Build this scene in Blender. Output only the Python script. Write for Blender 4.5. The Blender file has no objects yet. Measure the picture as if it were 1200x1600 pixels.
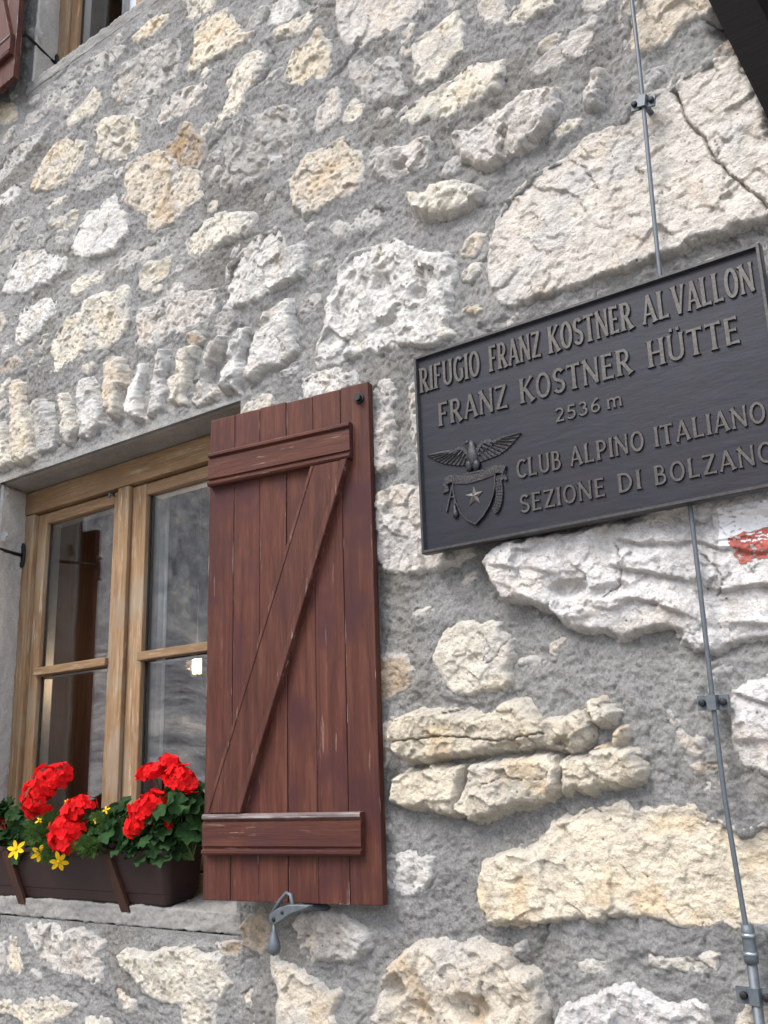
import bpy, bmesh, math, random
import numpy as np
from mathutils import Vector, Matrix

# ------------------------------------------------------------------ camera, sky, sun, exposure
CAMROWS = ((0.801063, 0.182568, 0.570059, 0.000000), (0.597768, -0.194416, -0.777737, -1.650000), (-0.031161, 0.963780, -0.264873, 1.600000), (0, 0, 0, 1))
SC = bpy.context.scene
COL = SC.collection
cam_d = bpy.data.cameras.new('camera')
cam = bpy.data.objects.new('camera', cam_d)
COL.objects.link(cam)
cam_d.sensor_fit = 'VERTICAL'
cam_d.sensor_height = 36.0
cam_d.lens = 36.0 * 1530.0 / 1600.0
cam_d.clip_start = 0.05
cam_d.clip_end = 5000.0
cam.matrix_world = Matrix(CAMROWS)
SC.camera = cam

SUN_ELEV, SUN_AZ = math.radians(52), math.radians(-22)      # azimuth measured from straight out of the wall, negative = towards the left
sun_dir = Vector((math.sin(SUN_AZ) * math.cos(SUN_ELEV), -math.cos(SUN_AZ) * math.cos(SUN_ELEV), math.sin(SUN_ELEV)))
world = bpy.data.worlds.new('World')
SC.world = world
world.use_nodes = True
wn = world.node_tree
wn.nodes.clear()
w_out = wn.nodes.new('ShaderNodeOutputWorld')
w_bg = wn.nodes.new('ShaderNodeBackground')
w_sky = wn.nodes.new('ShaderNodeTexSky')
w_sky.sky_type = 'NISHITA'
w_sky.sun_disc = False
w_sky.sun_elevation = SUN_ELEV
w_sky.sun_rotation = math.atan2(sun_dir.x, sun_dir.y)
w_sky.altitude = 2500
w_sky.air_density = 1.0
w_sky.dust_density = 6.0
w_sky.ozone_density = 1.0
w_bg.inputs['Strength'].default_value = 0.15
w_hs = wn.nodes.new('ShaderNodeHueSaturation')                 # thin high cloud: the sky loses most of its blue
w_hs.inputs['Saturation'].default_value = 0.35
wn.links.new(w_sky.outputs[0], w_hs.inputs['Color'])
wn.links.new(w_hs.outputs[0], w_bg.inputs['Color'])
wn.links.new(w_bg.outputs[0], w_out.inputs['Surface'])
sun_l = bpy.data.lights.new('sun', 'SUN')
sun_l.energy = 0.95
sun_l.angle = math.radians(30)
sun_l.color = (1.0, 0.94, 0.86)
sun_o = bpy.data.objects.new('sun', sun_l)
COL.objects.link(sun_o)
sun_o.rotation_euler = sun_dir.to_track_quat('Z', 'Y').to_euler()
sun_o.location = (0, -5, 8)
SC.view_settings.view_transform = 'Standard'
SC.view_settings.look = 'None'
SC.view_settings.exposure = 2.04
SC.view_settings.gamma = 1.0

# ------------------------------------------------------------------ noise
def _h(ix, iy, s):
    a = (ix.astype(np.int64) * 374761393 + iy.astype(np.int64) * 668265263 + int(s) * 2147483647 + 1013904223) & 0xFFFFFFFF
    a = ((a ^ (a >> 13)) * 1274126177) & 0xFFFFFFFF
    a = ((a ^ (a >> 16)) * 2246822519) & 0xFFFFFFFF
    a = a ^ (a >> 15)
    return (a & 0xFFFFFF) / float(0x1000000)

def gnoise(x, y, s=0):
    ix = np.floor(x); iy = np.floor(y); fx = x - ix; fy = y - iy
    u = fx * fx * fx * (fx * (fx * 6 - 15) + 10); v = fy * fy * fy * (fy * (fy * 6 - 15) + 10)
    def g(dx, dy):
        a = _h(ix + dx, iy + dy, s) * 6.2831853
        return np.cos(a) * (fx - dx) + np.sin(a) * (fy - dy)
    n0 = g(0, 0) * (1 - u) + g(1, 0) * u
    n1 = g(0, 1) * (1 - u) + g(1, 1) * u
    return (n0 * (1 - v) + n1 * v) * 1.5

def fbm(x, y, f, o=4, s=0, gain=0.5):
    r = 0; a = 1.0; t = 0
    for k in range(o):
        r = r + a * gnoise(x * f + 17.3 * k, y * f - 9.1 * k, s + 31 * k); t += a
        f *= 2.03; a *= gain
    return r / t

def ridged(x, y, f, o=3, s=0):
    r = 0; a = 1.0; t = 0
    for k in range(o):
        r = r + a * (1 - 2 * np.abs(gnoise(x * f + 5.7 * k, y * f + 3.3 * k, s + 13 * k))); t += a
        f *= 2.1; a *= 0.5
    return r / t

def worley(x, y, s=0):
    ix = np.floor(x); iy = np.floor(y)
    best = np.full(x.shape, 9e9); dxb = np.zeros_like(x); dyb = np.zeros_like(x); cx = np.zeros_like(x); cy = np.zeros_like(x)
    for i in (-1, 0, 1):
        for j in (-1, 0, 1):
            px = ix + i + _h(ix + i, iy + j, s); py = iy + j + _h(ix + i, iy + j, s + 7)
            d = (x - px) ** 2 + (y - py) ** 2
            m = d < best
            best = np.where(m, d, best); dxb = np.where(m, x - px, dxb); dyb = np.where(m, y - py, dyb)
            cx = np.where(m, ix + i, cx); cy = np.where(m, iy + j, cy)
    return np.sqrt(best), dxb, dyb, cx, cy

def facets(x, y, size, s, step=0.5, tilt=1.0):
    """broken-rock relief: every cell is a plane with its own height and tilt (about -1..1)"""
    wx = x + 0.35 * size * fbm(x, y, 1.2 / size, 2, s + 1); wy = y + 0.35 * size * fbm(x, y, 1.2 / size, 2, s + 2)
    f, dx, dy, cx, cy = worley(wx / size, wy / size, s)
    return step * (_h(cx, cy, s + 3) * 2 - 1) + tilt * (dx * (_h(cx, cy, s + 4) * 2 - 1) + dy * (_h(cx, cy, s + 5) * 2 - 1))

def sstep(a, b, x):
    t = np.clip((x - a) / (b - a), 0, 1)
    return t * t * (3 - 2 * t)

def sdf(px, pz, poly):
    """signed distance, positive inside"""
    P = np.asarray(poly, float); n = len(P)
    d = np.full(px.shape, 9e9); inside = np.zeros(px.shape, bool)
    for i in range(n):
        a = P[i]; b = P[(i + 1) % n]
        e = b - a; wx = px - a[0]; wz = pz - a[1]
        t = np.clip((wx * e[0] + wz * e[1]) / max(e.dot(e), 1e-12), 0, 1)
        d = np.minimum(d, (wx - e[0] * t) ** 2 + (wz - e[1] * t) ** 2)
        c = ((a[1] > pz) != (b[1] > pz))
        if b[1] != a[1]:
            inside ^= c & (px < (b[0] - a[0]) * (pz - a[1]) / (b[1] - a[1]) + a[0])
    d = np.sqrt(d)
    return np.where(inside, d, -d)

# ------------------------------------------------------------------ mesh helpers
def quick_mesh(name, co, quads, smooth=True, colors=None):
    co = np.ascontiguousarray(co, np.float32); quads = np.ascontiguousarray(quads, np.int32)
    me = bpy.data.meshes.new(name)
    me.vertices.add(len(co)); me.vertices.foreach_set('co', co.ravel())
    k = quads.shape[1]
    me.loops.add(quads.size); me.loops.foreach_set('vertex_index', quads.ravel())
    me.polygons.add(len(quads))
    me.polygons.foreach_set('loop_start', np.arange(0, quads.size, k, dtype=np.int32))
    me.polygons.foreach_set('use_smooth', np.full(len(quads), smooth))
    me.update(calc_edges=True)
    if colors is not None:
        at = me.color_attributes.new('Col', 'FLOAT_COLOR', 'POINT')
        c4 = np.ones((len(co), 4), np.float32); c4[:, :3] = colors
        at.data.foreach_set('color', c4.ravel())
    return me

def grid_keep(nx, nz, keep):
    """quads of an nx*nz vertex grid (row = z) whose keep flag (nz-1, nx-1) is set; faces look towards -y"""
    j, i = np.nonzero(keep)
    a = j * nx + i
    q = np.stack([a, a + 1, a + nx + 1, a + nx], 1)
    used = np.zeros(nx * nz, bool); used[q.ravel()] = True
    remap = np.cumsum(used) - 1
    return used, remap[q]

def link(name, data, parent=None, mat=None, loc=None):
    o = bpy.data.objects.new(name, data); COL.objects.link(o)
    if mat is not None and data is not None and not data.materials: data.materials.append(mat)
    if parent is not None: o.parent = parent
    if loc is not None: o.location = loc
    return o

def tag(o, label=None, cat=None, group=None, kind=None):
    if label: o['label'] = label
    if cat: o['category'] = cat
    if group: o['group'] = group
    if kind: o['kind'] = kind
    return o

def thing(name, label, cat, loc=(0, 0, 0), rot=(0, 0, 0), group=None, kind=None):
    o = bpy.data.objects.new(name, None); COL.objects.link(o)
    o.empty_display_size = 0.05
    o.location = loc; o.rotation_euler = rot
    return tag(o, label, cat, group, kind)

def pivot(name, parent, loc=(0, 0, 0), rot=(0, 0, 0)):
    o = bpy.data.objects.new(name, None); COL.objects.link(o); o.empty_display_size = 0.02
    o.parent = parent; o.location = loc; o.rotation_euler = rot
    return o

class MB:
    def __init__(self): self.v = []; self.f = []; self.m = []; self.s = []
    def add(self, v, f, m=0, smooth=False):
        n = len(self.v); self.v += [tuple(p) for p in v]
        for q in f: self.f.append(tuple(i + n for i in q)); self.m.append(m); self.s.append(smooth)
        return self
    def box(self, x0, x1, y0, y1, z0, z1, b=0.0, m=0, mat=None, edge_m=None):
        """box with chamfered edges"""
        bm = bmesh.new(); bmesh.ops.create_cube(bm, size=1.0)
        for v in bm.verts:
            v.co = Vector(((x0 + x1) / 2 + v.co.x * (x1 - x0), (y0 + y1) / 2 + v.co.y * (y1 - y0), (z0 + z1) / 2 + v.co.z * (z1 - z0)))
        if b > 0: bmesh.ops.bevel(bm, geom=bm.edges[:], offset=b, segments=2, affect='EDGES', profile=0.6)
        n0 = len(self.f); bm.normal_update(); flat = [max(abs(c) for c in f.normal) > 0.999 for f in bm.faces]
        self.bm(bm, m, mat)
        if edge_m is not None:
            for i, k in enumerate(flat):
                if not k: self.m[n0 + i] = edge_m
        return self
    def bm(self, bm, m=0, mat=None, smooth=False):
        bm.verts.index_update()
        vs = [(mat @ v.co if mat else v.co.copy()) for v in bm.verts]
        self.add(vs, [[v.index for v in f.verts] for f in bm.faces], m, smooth); bm.free(); return self
    def prism(self, pts, d0, d1, b=0.0, axis='y', m=0, top_scale=None):
        """outline (a, c) in the x-z plane, from y=d0 (back) to y=d1 (front)"""
        bm = bmesh.new()
        vs = [bm.verts.new((p[0], d0, p[1])) for p in pts]
        f = bm.faces.new(vs)
        r = bmesh.ops.extrude_face_region(bm, geom=[f])
        nv = [e for e in r['geom'] if isinstance(e, bmesh.types.BMVert)]
        for v in nv: v.co.y = d1
        bmesh.ops.recalc_face_normals(bm, faces=bm.faces[:])
        if b > 0:
            ed = [e for e in bm.edges if all(abs(v.co.y - d1) < 1e-7 for v in e.verts)]
            bmesh.ops.bevel(bm, geom=ed, offset=b, segments=1, affect='EDGES')
        self.bm(bm, m); return self
    def tube(self, pts, r, n=8, m=0, caps=True):
        pts = [Vector(p) for p in pts]; R = r if isinstance(r, (list, tuple)) else [r] * len(pts)
        v = []; up = None
        for i, p in enumerate(pts):
            t = (pts[min(i + 1, len(pts) - 1)] - pts[max(i - 1, 0)]).normalized()
            if up is None: up = t.orthogonal().normalized()
            up = (up - t * up.dot(t)).normalized(); s = t.cross(up)
            for k in range(n):
                a = 2 * math.pi * k / n
                v.append(p + (up * math.cos(a) + s * math.sin(a)) * R[i])
        f = []
        for i in range(len(pts) - 1):
            for k in range(n):
                a = i * n + k; b_ = i * n + (k + 1) % n
                f.append((a, b_, b_ + n, a + n))
        if caps: f.append(tuple(range(n))[::-1]); f.append(tuple(range((len(pts) - 1) * n, len(pts) * n)))
        self.add(v, f, m, True); return self
    def build(self, name, mats, parent=None, loc=None, normals=True):
        me = bpy.data.meshes.new(name); me.from_pydata(self.v, [], self.f)
        if not isinstance(mats, (list, tuple)): mats = [mats]
        for q in mats: me.materials.append(q)
        me.polygons.foreach_set('material_index', self.m); me.polygons.foreach_set('use_smooth', self.s)
        if normals:
            bm = bmesh.new(); bm.from_mesh(me); bmesh.ops.recalc_face_normals(bm, faces=bm.faces[:]); bm.to_mesh(me); bm.free()
        me.update()
        return link(name, me, parent, None, loc)

# ------------------------------------------------------------------ materials
def mat(name):
    m = bpy.data.materials.new(name); m.use_nodes = True
    nt = m.node_tree; nt.nodes.clear()
    out = nt.nodes.new('ShaderNodeOutputMaterial'); bs = nt.nodes.new('ShaderNodeBsdfPrincipled')
    nt.links.new(bs.outputs[0], out.inputs['Surface'])
    def N(t, **kw):
        n = nt.nodes.new(t)
        for k, v in kw.items():
            if k in n.inputs: n.inputs[k].default_value = v
            else: setattr(n, k, v)
        return n
    L = nt.links.new
    return m, bs, N, L

def ramp(N, L, src, stops):
    r = N('ShaderNodeValToRGB'); e = r.color_ramp.elements
    while len(e) < len(stops): e.new(0.5)
    for i, (p, c) in enumerate(stops):
        e[i].position = p; e[i].color = (*c, 1) if len(c) == 3 else c
    L(src, r.inputs[0]); return r.outputs['Color']

def mixc(N, L, fac, a, b, mode='MIX'):
    n = N('ShaderNodeMix', data_type='RGBA', blend_type=mode)
    for s, i in ((fac, 0), (a, 6), (b, 7)):
        if hasattr(s, 'links'): L(s, n.inputs[i])
        elif i == 0: n.inputs[0].default_value = s
        else: n.inputs[i].default_value = (*s, 1)
    return n.outputs[2]

def coords(N, L, scale=(1, 1, 1), kind='Position', rot=(0, 0, 0)):
    if kind == 'Position': src = N('ShaderNodeNewGeometry').outputs['Position']
    else: src = N('ShaderNodeTexCoord').outputs['Object']
    mp = N('ShaderNodeMapping'); mp.inputs['Scale'].default_value = scale; mp.inputs['Rotation'].default_value = rot
    L(src, mp.inputs['Vector']); return mp.outputs[0]

def noise(N, L, vec, scale, detail=4, rough=0.6, dist=0.0):
    n = N('ShaderNodeTexNoise'); n.inputs['Scale'].default_value = scale; n.inputs['Detail'].default_value = detail
    n.inputs['Roughness'].default_value = rough; n.inputs['Distortion'].default_value = dist
    L(vec, n.inputs['Vector']); return n.outputs[0]

def bump(N, L, h, dist, strength=1.0, nrm=None):
    b = N('ShaderNodeBump'); b.inputs['Distance'].default_value = dist; b.inputs['Strength'].default_value = strength
    L(h, b.inputs['Height'])
    if nrm: L(nrm, b.inputs['Normal'])
    return b.outputs[0]

def m_stone():
    m, b, N, L = mat('limestone')
    v = coords(N, L)
    at = N('ShaderNodeAttribute', attribute_name='Col')
    n1 = noise(N, L, v, 45, 6, 0.65); n2 = noise(N, L, v, 260, 4, 0.7)
    c = mixc(N, L, 1.0, at.outputs['Color'], ramp(N, L, n1, [(0.25, (0.70, 0.68, 0.66)), (0.5, (1, 1, 1)), (0.8, (1.14, 1.13, 1.11))]), 'MULTIPLY')
    c = mixc(N, L, 1.0, c, ramp(N, L, n2, [(0.28, (0.72, 0.70, 0.67)), (0.5, (1, 1, 1)), (0.75, (1.08, 1.08, 1.08))]), 'MULTIPLY')
    vo = N('ShaderNodeTexVoronoi'); vo.inputs['Scale'].default_value = 70; L(v, vo.inputs['Vector'])
    sp = N('ShaderNodeSeparateColor'); L(vo.outputs['Color'], sp.inputs[0])
    g1 = N('ShaderNodeMath', operation='GREATER_THAN'); L(sp.outputs[0], g1.inputs[0]); g1.inputs[1].default_value = 0.90
    g2 = N('ShaderNodeMath', operation='MULTIPLY'); L(ramp(N, L, vo.outputs['Distance'], [(0.08, (1, 1, 1)), (0.22, (0, 0, 0))]), g2.inputs[0]); L(g1.outputs[0], g2.inputs[1])
    c = mixc(N, L, g2.outputs[0], c, (0.13, 0.115, 0.10))
    L(c, b.inputs['Base Color']); b.inputs['Roughness'].default_value = 0.92; b.inputs['Specular IOR Level'].default_value = 0.2
    nb = bump(N, L, n1, 0.014, 0.9); nb = bump(N, L, n2, 0.0034, 0.9, nb)
    L(nb, b.inputs['Normal']); return m

def m_mortar():
    m, b, N, L = mat('cement_mortar')
    v = coords(N, L)
    n0 = noise(N, L, v, 4, 5, 0.6); n1 = noise(N, L, v, 75, 6, 0.75); n2 = noise(N, L, v, 210, 6, 0.85)
    at = N('ShaderNodeAttribute', attribute_name='Col')
    c = mixc(N, L, 1.0, at.outputs['Color'], ramp(N, L, n0, [(0.3, (0.84, 0.84, 0.85)), (0.55, (1, 1, 1)), (0.75, (1.12, 1.1, 1.06))]), 'MULTIPLY')
    c = mixc(N, L, 1.0, c, ramp(N, L, n1, [(0.25, (0.70, 0.70, 0.71)), (0.5, (1, 1, 1)), (0.78, (1.22, 1.21, 1.19))]), 'MULTIPLY')
    c = mixc(N, L, 1.0, c, ramp(N, L, n2, [(0.32, (0.55, 0.55, 0.56)), (0.5, (1, 1, 1)), (0.68, (1.35, 1.35, 1.35))]), 'MULTIPLY')
    vo = N('ShaderNodeTexVoronoi'); vo.inputs['Scale'].default_value = 95; L(v, vo.inputs['Vector'])
    spk = ramp(N, L, vo.outputs['Distance'], [(0.10, (1, 1, 1)), (0.16, (0, 0, 0))])
    rnd = N('ShaderNodeSeparateColor'); L(vo.outputs['Color'], rnd.inputs[0])
    gate = N('ShaderNodeMath', operation='GREATER_THAN'); L(rnd.outputs[0], gate.inputs[0]); gate.inputs[1].default_value = 0.86
    mul = N('ShaderNodeMath', operation='MULTIPLY'); L(spk, mul.inputs[0]); L(gate.outputs[0], mul.inputs[1])
    c = mixc(N, L, mul.outputs[0], c, (0.55, 0.53, 0.49))
    L(c, b.inputs['Base Color']); b.inputs['Roughness'].default_value = 0.95; b.inputs['Specular IOR Level'].default_value = 0.15
    n3 = noise(N, L, coords(N, L, (0.35, 1, 1.3), rot=(0, 0.5, 0)), 60, 4, 0.65)
    nb = bump(N, L, n3, 0.009, 0.8); nb = bump(N, L, n1, 0.010, 1.0, nb); nb = bump(N, L, n2, 0.0062, 1.0, nb)
    L(nb, b.inputs['Normal']); return m

def m_concrete(name, col, rough_d=0.003):
    m, b, N, L = mat(name)
    v = coords(N, L)
    n0 = noise(N, L, v, 6, 5, 0.6); n1 = noise(N, L, v, 120, 5, 0.65)
    c = ramp(N, L, n0, [(0.3, tuple(k * 0.78 for k in col)), (0.55, col), (0.75, tuple(min(1, k * 1.18) for k in col))])
    c = mixc(N, L, 1.0, c, ramp(N, L, n1, [(0.3, (0.8, 0.8, 0.8)), (0.6, (1.05, 1.05, 1.05))]), 'MULTIPLY')
    L(c, b.inputs['Base Color']); b.inputs['Roughness'].default_value = 0.9; b.inputs['Specular IOR Level'].default_value = 0.2
    L(bump(N, L, n1, rough_d, 0.9, bump(N, L, n0, 0.006, 0.7)), b.inputs['Normal']); return m

def m_wood(name, dark, mid, light, along='z', worn=(0.5, 0.46, 0.42), wear=0.70, wear_w=0.04, tint=None, rough=0.58, kind='Object', spec=0.22, lines=1.0, fleck=0.66):
    """timber: grain stretched along one axis, patches of tint, pale worn flecks along the grain"""
    m, b, N, L = mat(name)
    k = {'x': (0.06, 1, 1), 'y': (1, 0.06, 1), 'z': (1, 1, 0.06)}[along]
    oi = N('ShaderNodeObjectInfo')
    src = N('ShaderNodeTexCoord').outputs['Object'] if kind == 'Object' else N('ShaderNodeNewGeometry').outputs['Position']
    off = N('ShaderNodeVectorMath', operation='MULTIPLY_ADD'); L(src, off.inputs[0]); off.inputs[1].default_value = (1, 1, 1)
    sc = N('ShaderNodeVectorMath', operation='SCALE'); sc.inputs[0].default_value = (13.7, 7.1, 9.3); L(oi.outputs['Random'], sc.inputs['Scale'])
    L(sc.outputs[0], off.inputs[2])
    mp = N('ShaderNodeMapping'); mp.inputs['Scale'].default_value = k; L(off.outputs[0], mp.inputs['Vector']); v = mp.outputs[0]
    g1 = noise(N, L, v, 60, 5, 0.65, 0.6); g2 = noise(N, L, v, 320, 3, 0.6); p = noise(N, L, off.outputs[0], 5.5, 3, 0.6)
    c = ramp(N, L, g1, [(0.28, dark), (0.5, mid), (0.74, light)])
    c = mixc(N, L, lines, c, ramp(N, L, g2, [(0.3, (0.74, 0.74, 0.74)), (0.55, (1, 1, 1)), (0.8, (1.15, 1.15, 1.15))]), 'MULTIPLY')
    if tint: c = mixc(N, L, ramp(N, L, p, [(0.50, (0, 0, 0)), (0.66, (0.9, 0.9, 0.9))]), c, tint)
    hs = N('ShaderNodeHueSaturation'); L(c, hs.inputs['Color'])
    ma = N('ShaderNodeMapRange'); L(oi.outputs['Random'], ma.inputs['Value']); ma.inputs['To Min'].default_value = 0.86; ma.inputs['To Max'].default_value = 1.14
    L(ma.outputs[0], hs.inputs['Value']); c = hs.outputs[0]
    wn_ = noise(N, L, v, 95, 4, 0.75); wm = noise(N, L, off.outputs[0], 9, 3, 0.6)
    f1 = ramp(N, L, wn_, [(fleck, (0, 0, 0)), (fleck + wear_w, (1, 1, 1))]); f2 = ramp(N, L, wm, [(wear - 0.2, (0, 0, 0)), (wear, (1, 1, 1))])
    f = N('ShaderNodeMath', operation='MULTIPLY'); L(f1, f.inputs[0]); L(f2, f.inputs[1])
    c = mixc(N, L, f.outputs[0], c, worn)
    L(c, b.inputs['Base Color']); b.inputs['Specular IOR Level'].default_value = spec
    rr = N('ShaderNodeMapRange'); L(g1, rr.inputs['Value']); rr.inputs['To Min'].default_value = rough - 0.1; rr.inputs['To Max'].default_value = rough + 0.2
    L(rr.outputs[0], b.inputs['Roughness'])
    L(bump(N, L, g2, 0.0008, 0.7, bump(N, L, g1, 0.0014, 0.7)), b.inputs['Normal']); return m

def m_plain(name, col, rough=0.5, metal=0.0, spec=0.4, var=0.2, nscale=30, bd=0.001, sss=None):
    m, b, N, L = mat(name)
    v = coords(N, L); n = noise(N, L, v, nscale, 5, 0.65)
    c = ramp(N, L, n, [(0.25, tuple(k * (1 - var) for k in col)), (0.5, col), (0.78, tuple(min(1.0, k * (1 + var)) for k in col))])
    L(c, b.inputs['Base Color']); b.inputs['Metallic'].default_value = metal; b.inputs['Specular IOR Level'].default_value = spec
    rr = N('ShaderNodeMapRange'); L(n, rr.inputs['Value']); rr.inputs['To Min'].default_value = max(0.05, rough - 0.12); rr.inputs['To Max'].default_value = min(1, rough + 0.12)
    L(rr.outputs[0], b.inputs['Roughness'])
    if bd: L(bump(N, L, n, bd, 0.6), b.inputs['Normal'])
    return m

def m_leaf(name, col, trans=0.25, petal=False):
    m, b, N, L = mat(name)
    oi = N('ShaderNodeObjectInfo'); v = coords(N, L); n = noise(N, L, v, 40, 3, 0.6)
    c = ramp(N, L, n, [(0.25, tuple(k * 0.72 for k in col)), (0.5, col), (0.78, tuple(min(1.0, k * 1.3) for k in col))])
    hs = N('ShaderNodeHueSaturation'); L(c, hs.inputs['Color'])
    ma = N('ShaderNodeMapRange'); L(oi.outputs['Random'], ma.inputs['Value']); ma.inputs['To Min'].default_value = 0.75; ma.inputs['To Max'].default_value = 1.25
    L(ma.outputs[0], hs.inputs['Value'])
    L(hs.outputs[0], b.inputs['Base Color']); b.inputs['Roughness'].default_value = 0.75; b.inputs['Specular IOR Level'].default_value = 0.12
    tr = N('ShaderNodeBsdfTranslucent'); L(hs.outputs[0], tr.inputs['Color'])
    mx = N('ShaderNodeMixShader'); mx.inputs[0].default_value = trans
    out = [k for k in m.node_tree.nodes if k.type == 'OUTPUT_MATERIAL'][0]
    L(b.outputs[0], mx.inputs[1]); L(tr.outputs[0], mx.inputs[2]); L(mx.outputs[0], out.inputs['Surface'])
    return m

def m_glass():
    m, b, N, L = mat('window_glass')
    nt = m.node_tree; nt.nodes.remove(b)
    out = [k for k in nt.nodes if k.type == 'OUTPUT_MATERIAL'][0]
    lw = N('ShaderNodeLayerWeight'); lw.inputs['Blend'].default_value = 0.5
    pw = N('ShaderNodeMath', operation='POWER'); L(lw.outputs['Facing'], pw.inputs[0]); pw.inputs[1].default_value = 4.0
    fr = N('ShaderNodeMath', operation='MULTIPLY_ADD'); L(pw.outputs[0], fr.inputs[0]); fr.inputs[1].default_value = 0.88; fr.inputs[2].default_value = 0.085
    tr = N('ShaderNodeBsdfTransparent'); tr.inputs['Color'].default_value = (0.93, 0.95, 0.95, 1)
    gl = N('ShaderNodeBsdfGlossy'); gl.inputs['Roughness'].default_value = 0.0
    mx = N('ShaderNodeMixShader'); L(fr.outputs[0], mx.inputs[0]); L(tr.outputs[0], mx.inputs[1]); L(gl.outputs[0], mx.inputs[2])
    L(mx.outputs[0], out.inputs['Surface']); return m

M = {}
M['stone'] = m_stone(); M['mortar'] = m_mortar()
M['lintel'] = m_concrete('lintel_concrete', (0.25, 0.235, 0.215), 0.0012)
M['sill'] = m_concrete('sill_concrete', (0.235, 0.23, 0.22))
M['plaster'] = m_concrete('jamb_plaster', (0.46, 0.45, 0.43))
SH = dict(dark=(0.040, 0.0115, 0.0078), mid=(0.073, 0.0228, 0.0148), light=(0.108, 0.042, 0.0265))
M['shutter'] = m_wood('shutter_paint_wood', **SH, along='z', tint=(0.044, 0.0132, 0.0150), worn=(0.19, 0.120, 0.090), wear=0.65, wear_w=0.06, fleck=0.63)
M['shutter_edge'] = m_wood('shutter_worn_edge', (0.036, 0.011, 0.0085), (0.068, 0.023, 0.017), (0.105, 0.045, 0.034), along='z', worn=(0.30, 0.235, 0.20), wear=0.60, wear_w=0.05, fleck=0.57)
M['shutter_x'] = m_wood('shutter_batten_wood', **SH, along='x', tint=(0.050, 0.017, 0.020), worn=(0.22, 0.165, 0.145), wear=0.60, wear_w=0.06, fleck=0.61)
M['shutter_worn'] = m_wood('shutter_worn_lip', (0.07, 0.036, 0.033), (0.12, 0.085, 0.082), (0.20, 0.16, 0.155), along='x', worn=(0.28, 0.25, 0.24), wear=0.5, wear_w=0.1, fleck=0.5)
OAK = dict(dark=(0.158, 0.090, 0.046), mid=(0.238, 0.148, 0.080), light=(0.315, 0.215, 0.130))
M['oak_z'] = m_wood('oak_upright', **OAK, along='z', tint=(0.235, 0.185, 0.132), worn=(0.40, 0.335, 0.245), wear=0.62, wear_w=0.1, rough=0.55, fleck=0.55)
M['oak_x'] = m_wood('oak_rail', **OAK, along='x', tint=(0.190, 0.118, 0.066), worn=(0.38, 0.30, 0.21), wear=0.62, wear_w=0.1, rough=0.5, fleck=0.55)
M['dark_wood'] = m_wood('shade_darkened_timber', (0.003, 0.0027, 0.003), (0.005, 0.0042, 0.0045), (0.008, 0.0065, 0.006), along='x', worn=(0.012, 0.010, 0.009), kind='Position', spec=0.08, rough=0.8)  # dark timber, blackened further: shade of the roofed recess put into the colour
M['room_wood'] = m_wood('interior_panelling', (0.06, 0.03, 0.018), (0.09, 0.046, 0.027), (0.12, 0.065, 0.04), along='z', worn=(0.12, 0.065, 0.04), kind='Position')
M['glass'] = m_glass()
M['alu'] = m_plain('spacer_aluminium', (0.50, 0.52, 0.54), 0.4, 0.8, 0.5, 0.1, 60, 0)
M['gasket'] = m_plain('black_gasket', (0.02, 0.02, 0.02), 0.7, 0, 0.2, 0.1, 60, 0)
M['iron'] = m_plain('black_iron', (0.013, 0.0135, 0.015), 0.55, 0.4, 0.5, 0.4, 120, 0.0012)
M['steel'] = m_plain('galvanised_steel', (0.105, 0.120, 0.135), 0.55, 0.5, 0.5, 0.2, 90, 0.0008)
M['steel_bright'] = m_plain('shiny_galvanised_steel', (0.30, 0.34, 0.36), 0.3, 0.9, 0.5, 0.15, 90, 0.0004)

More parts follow.
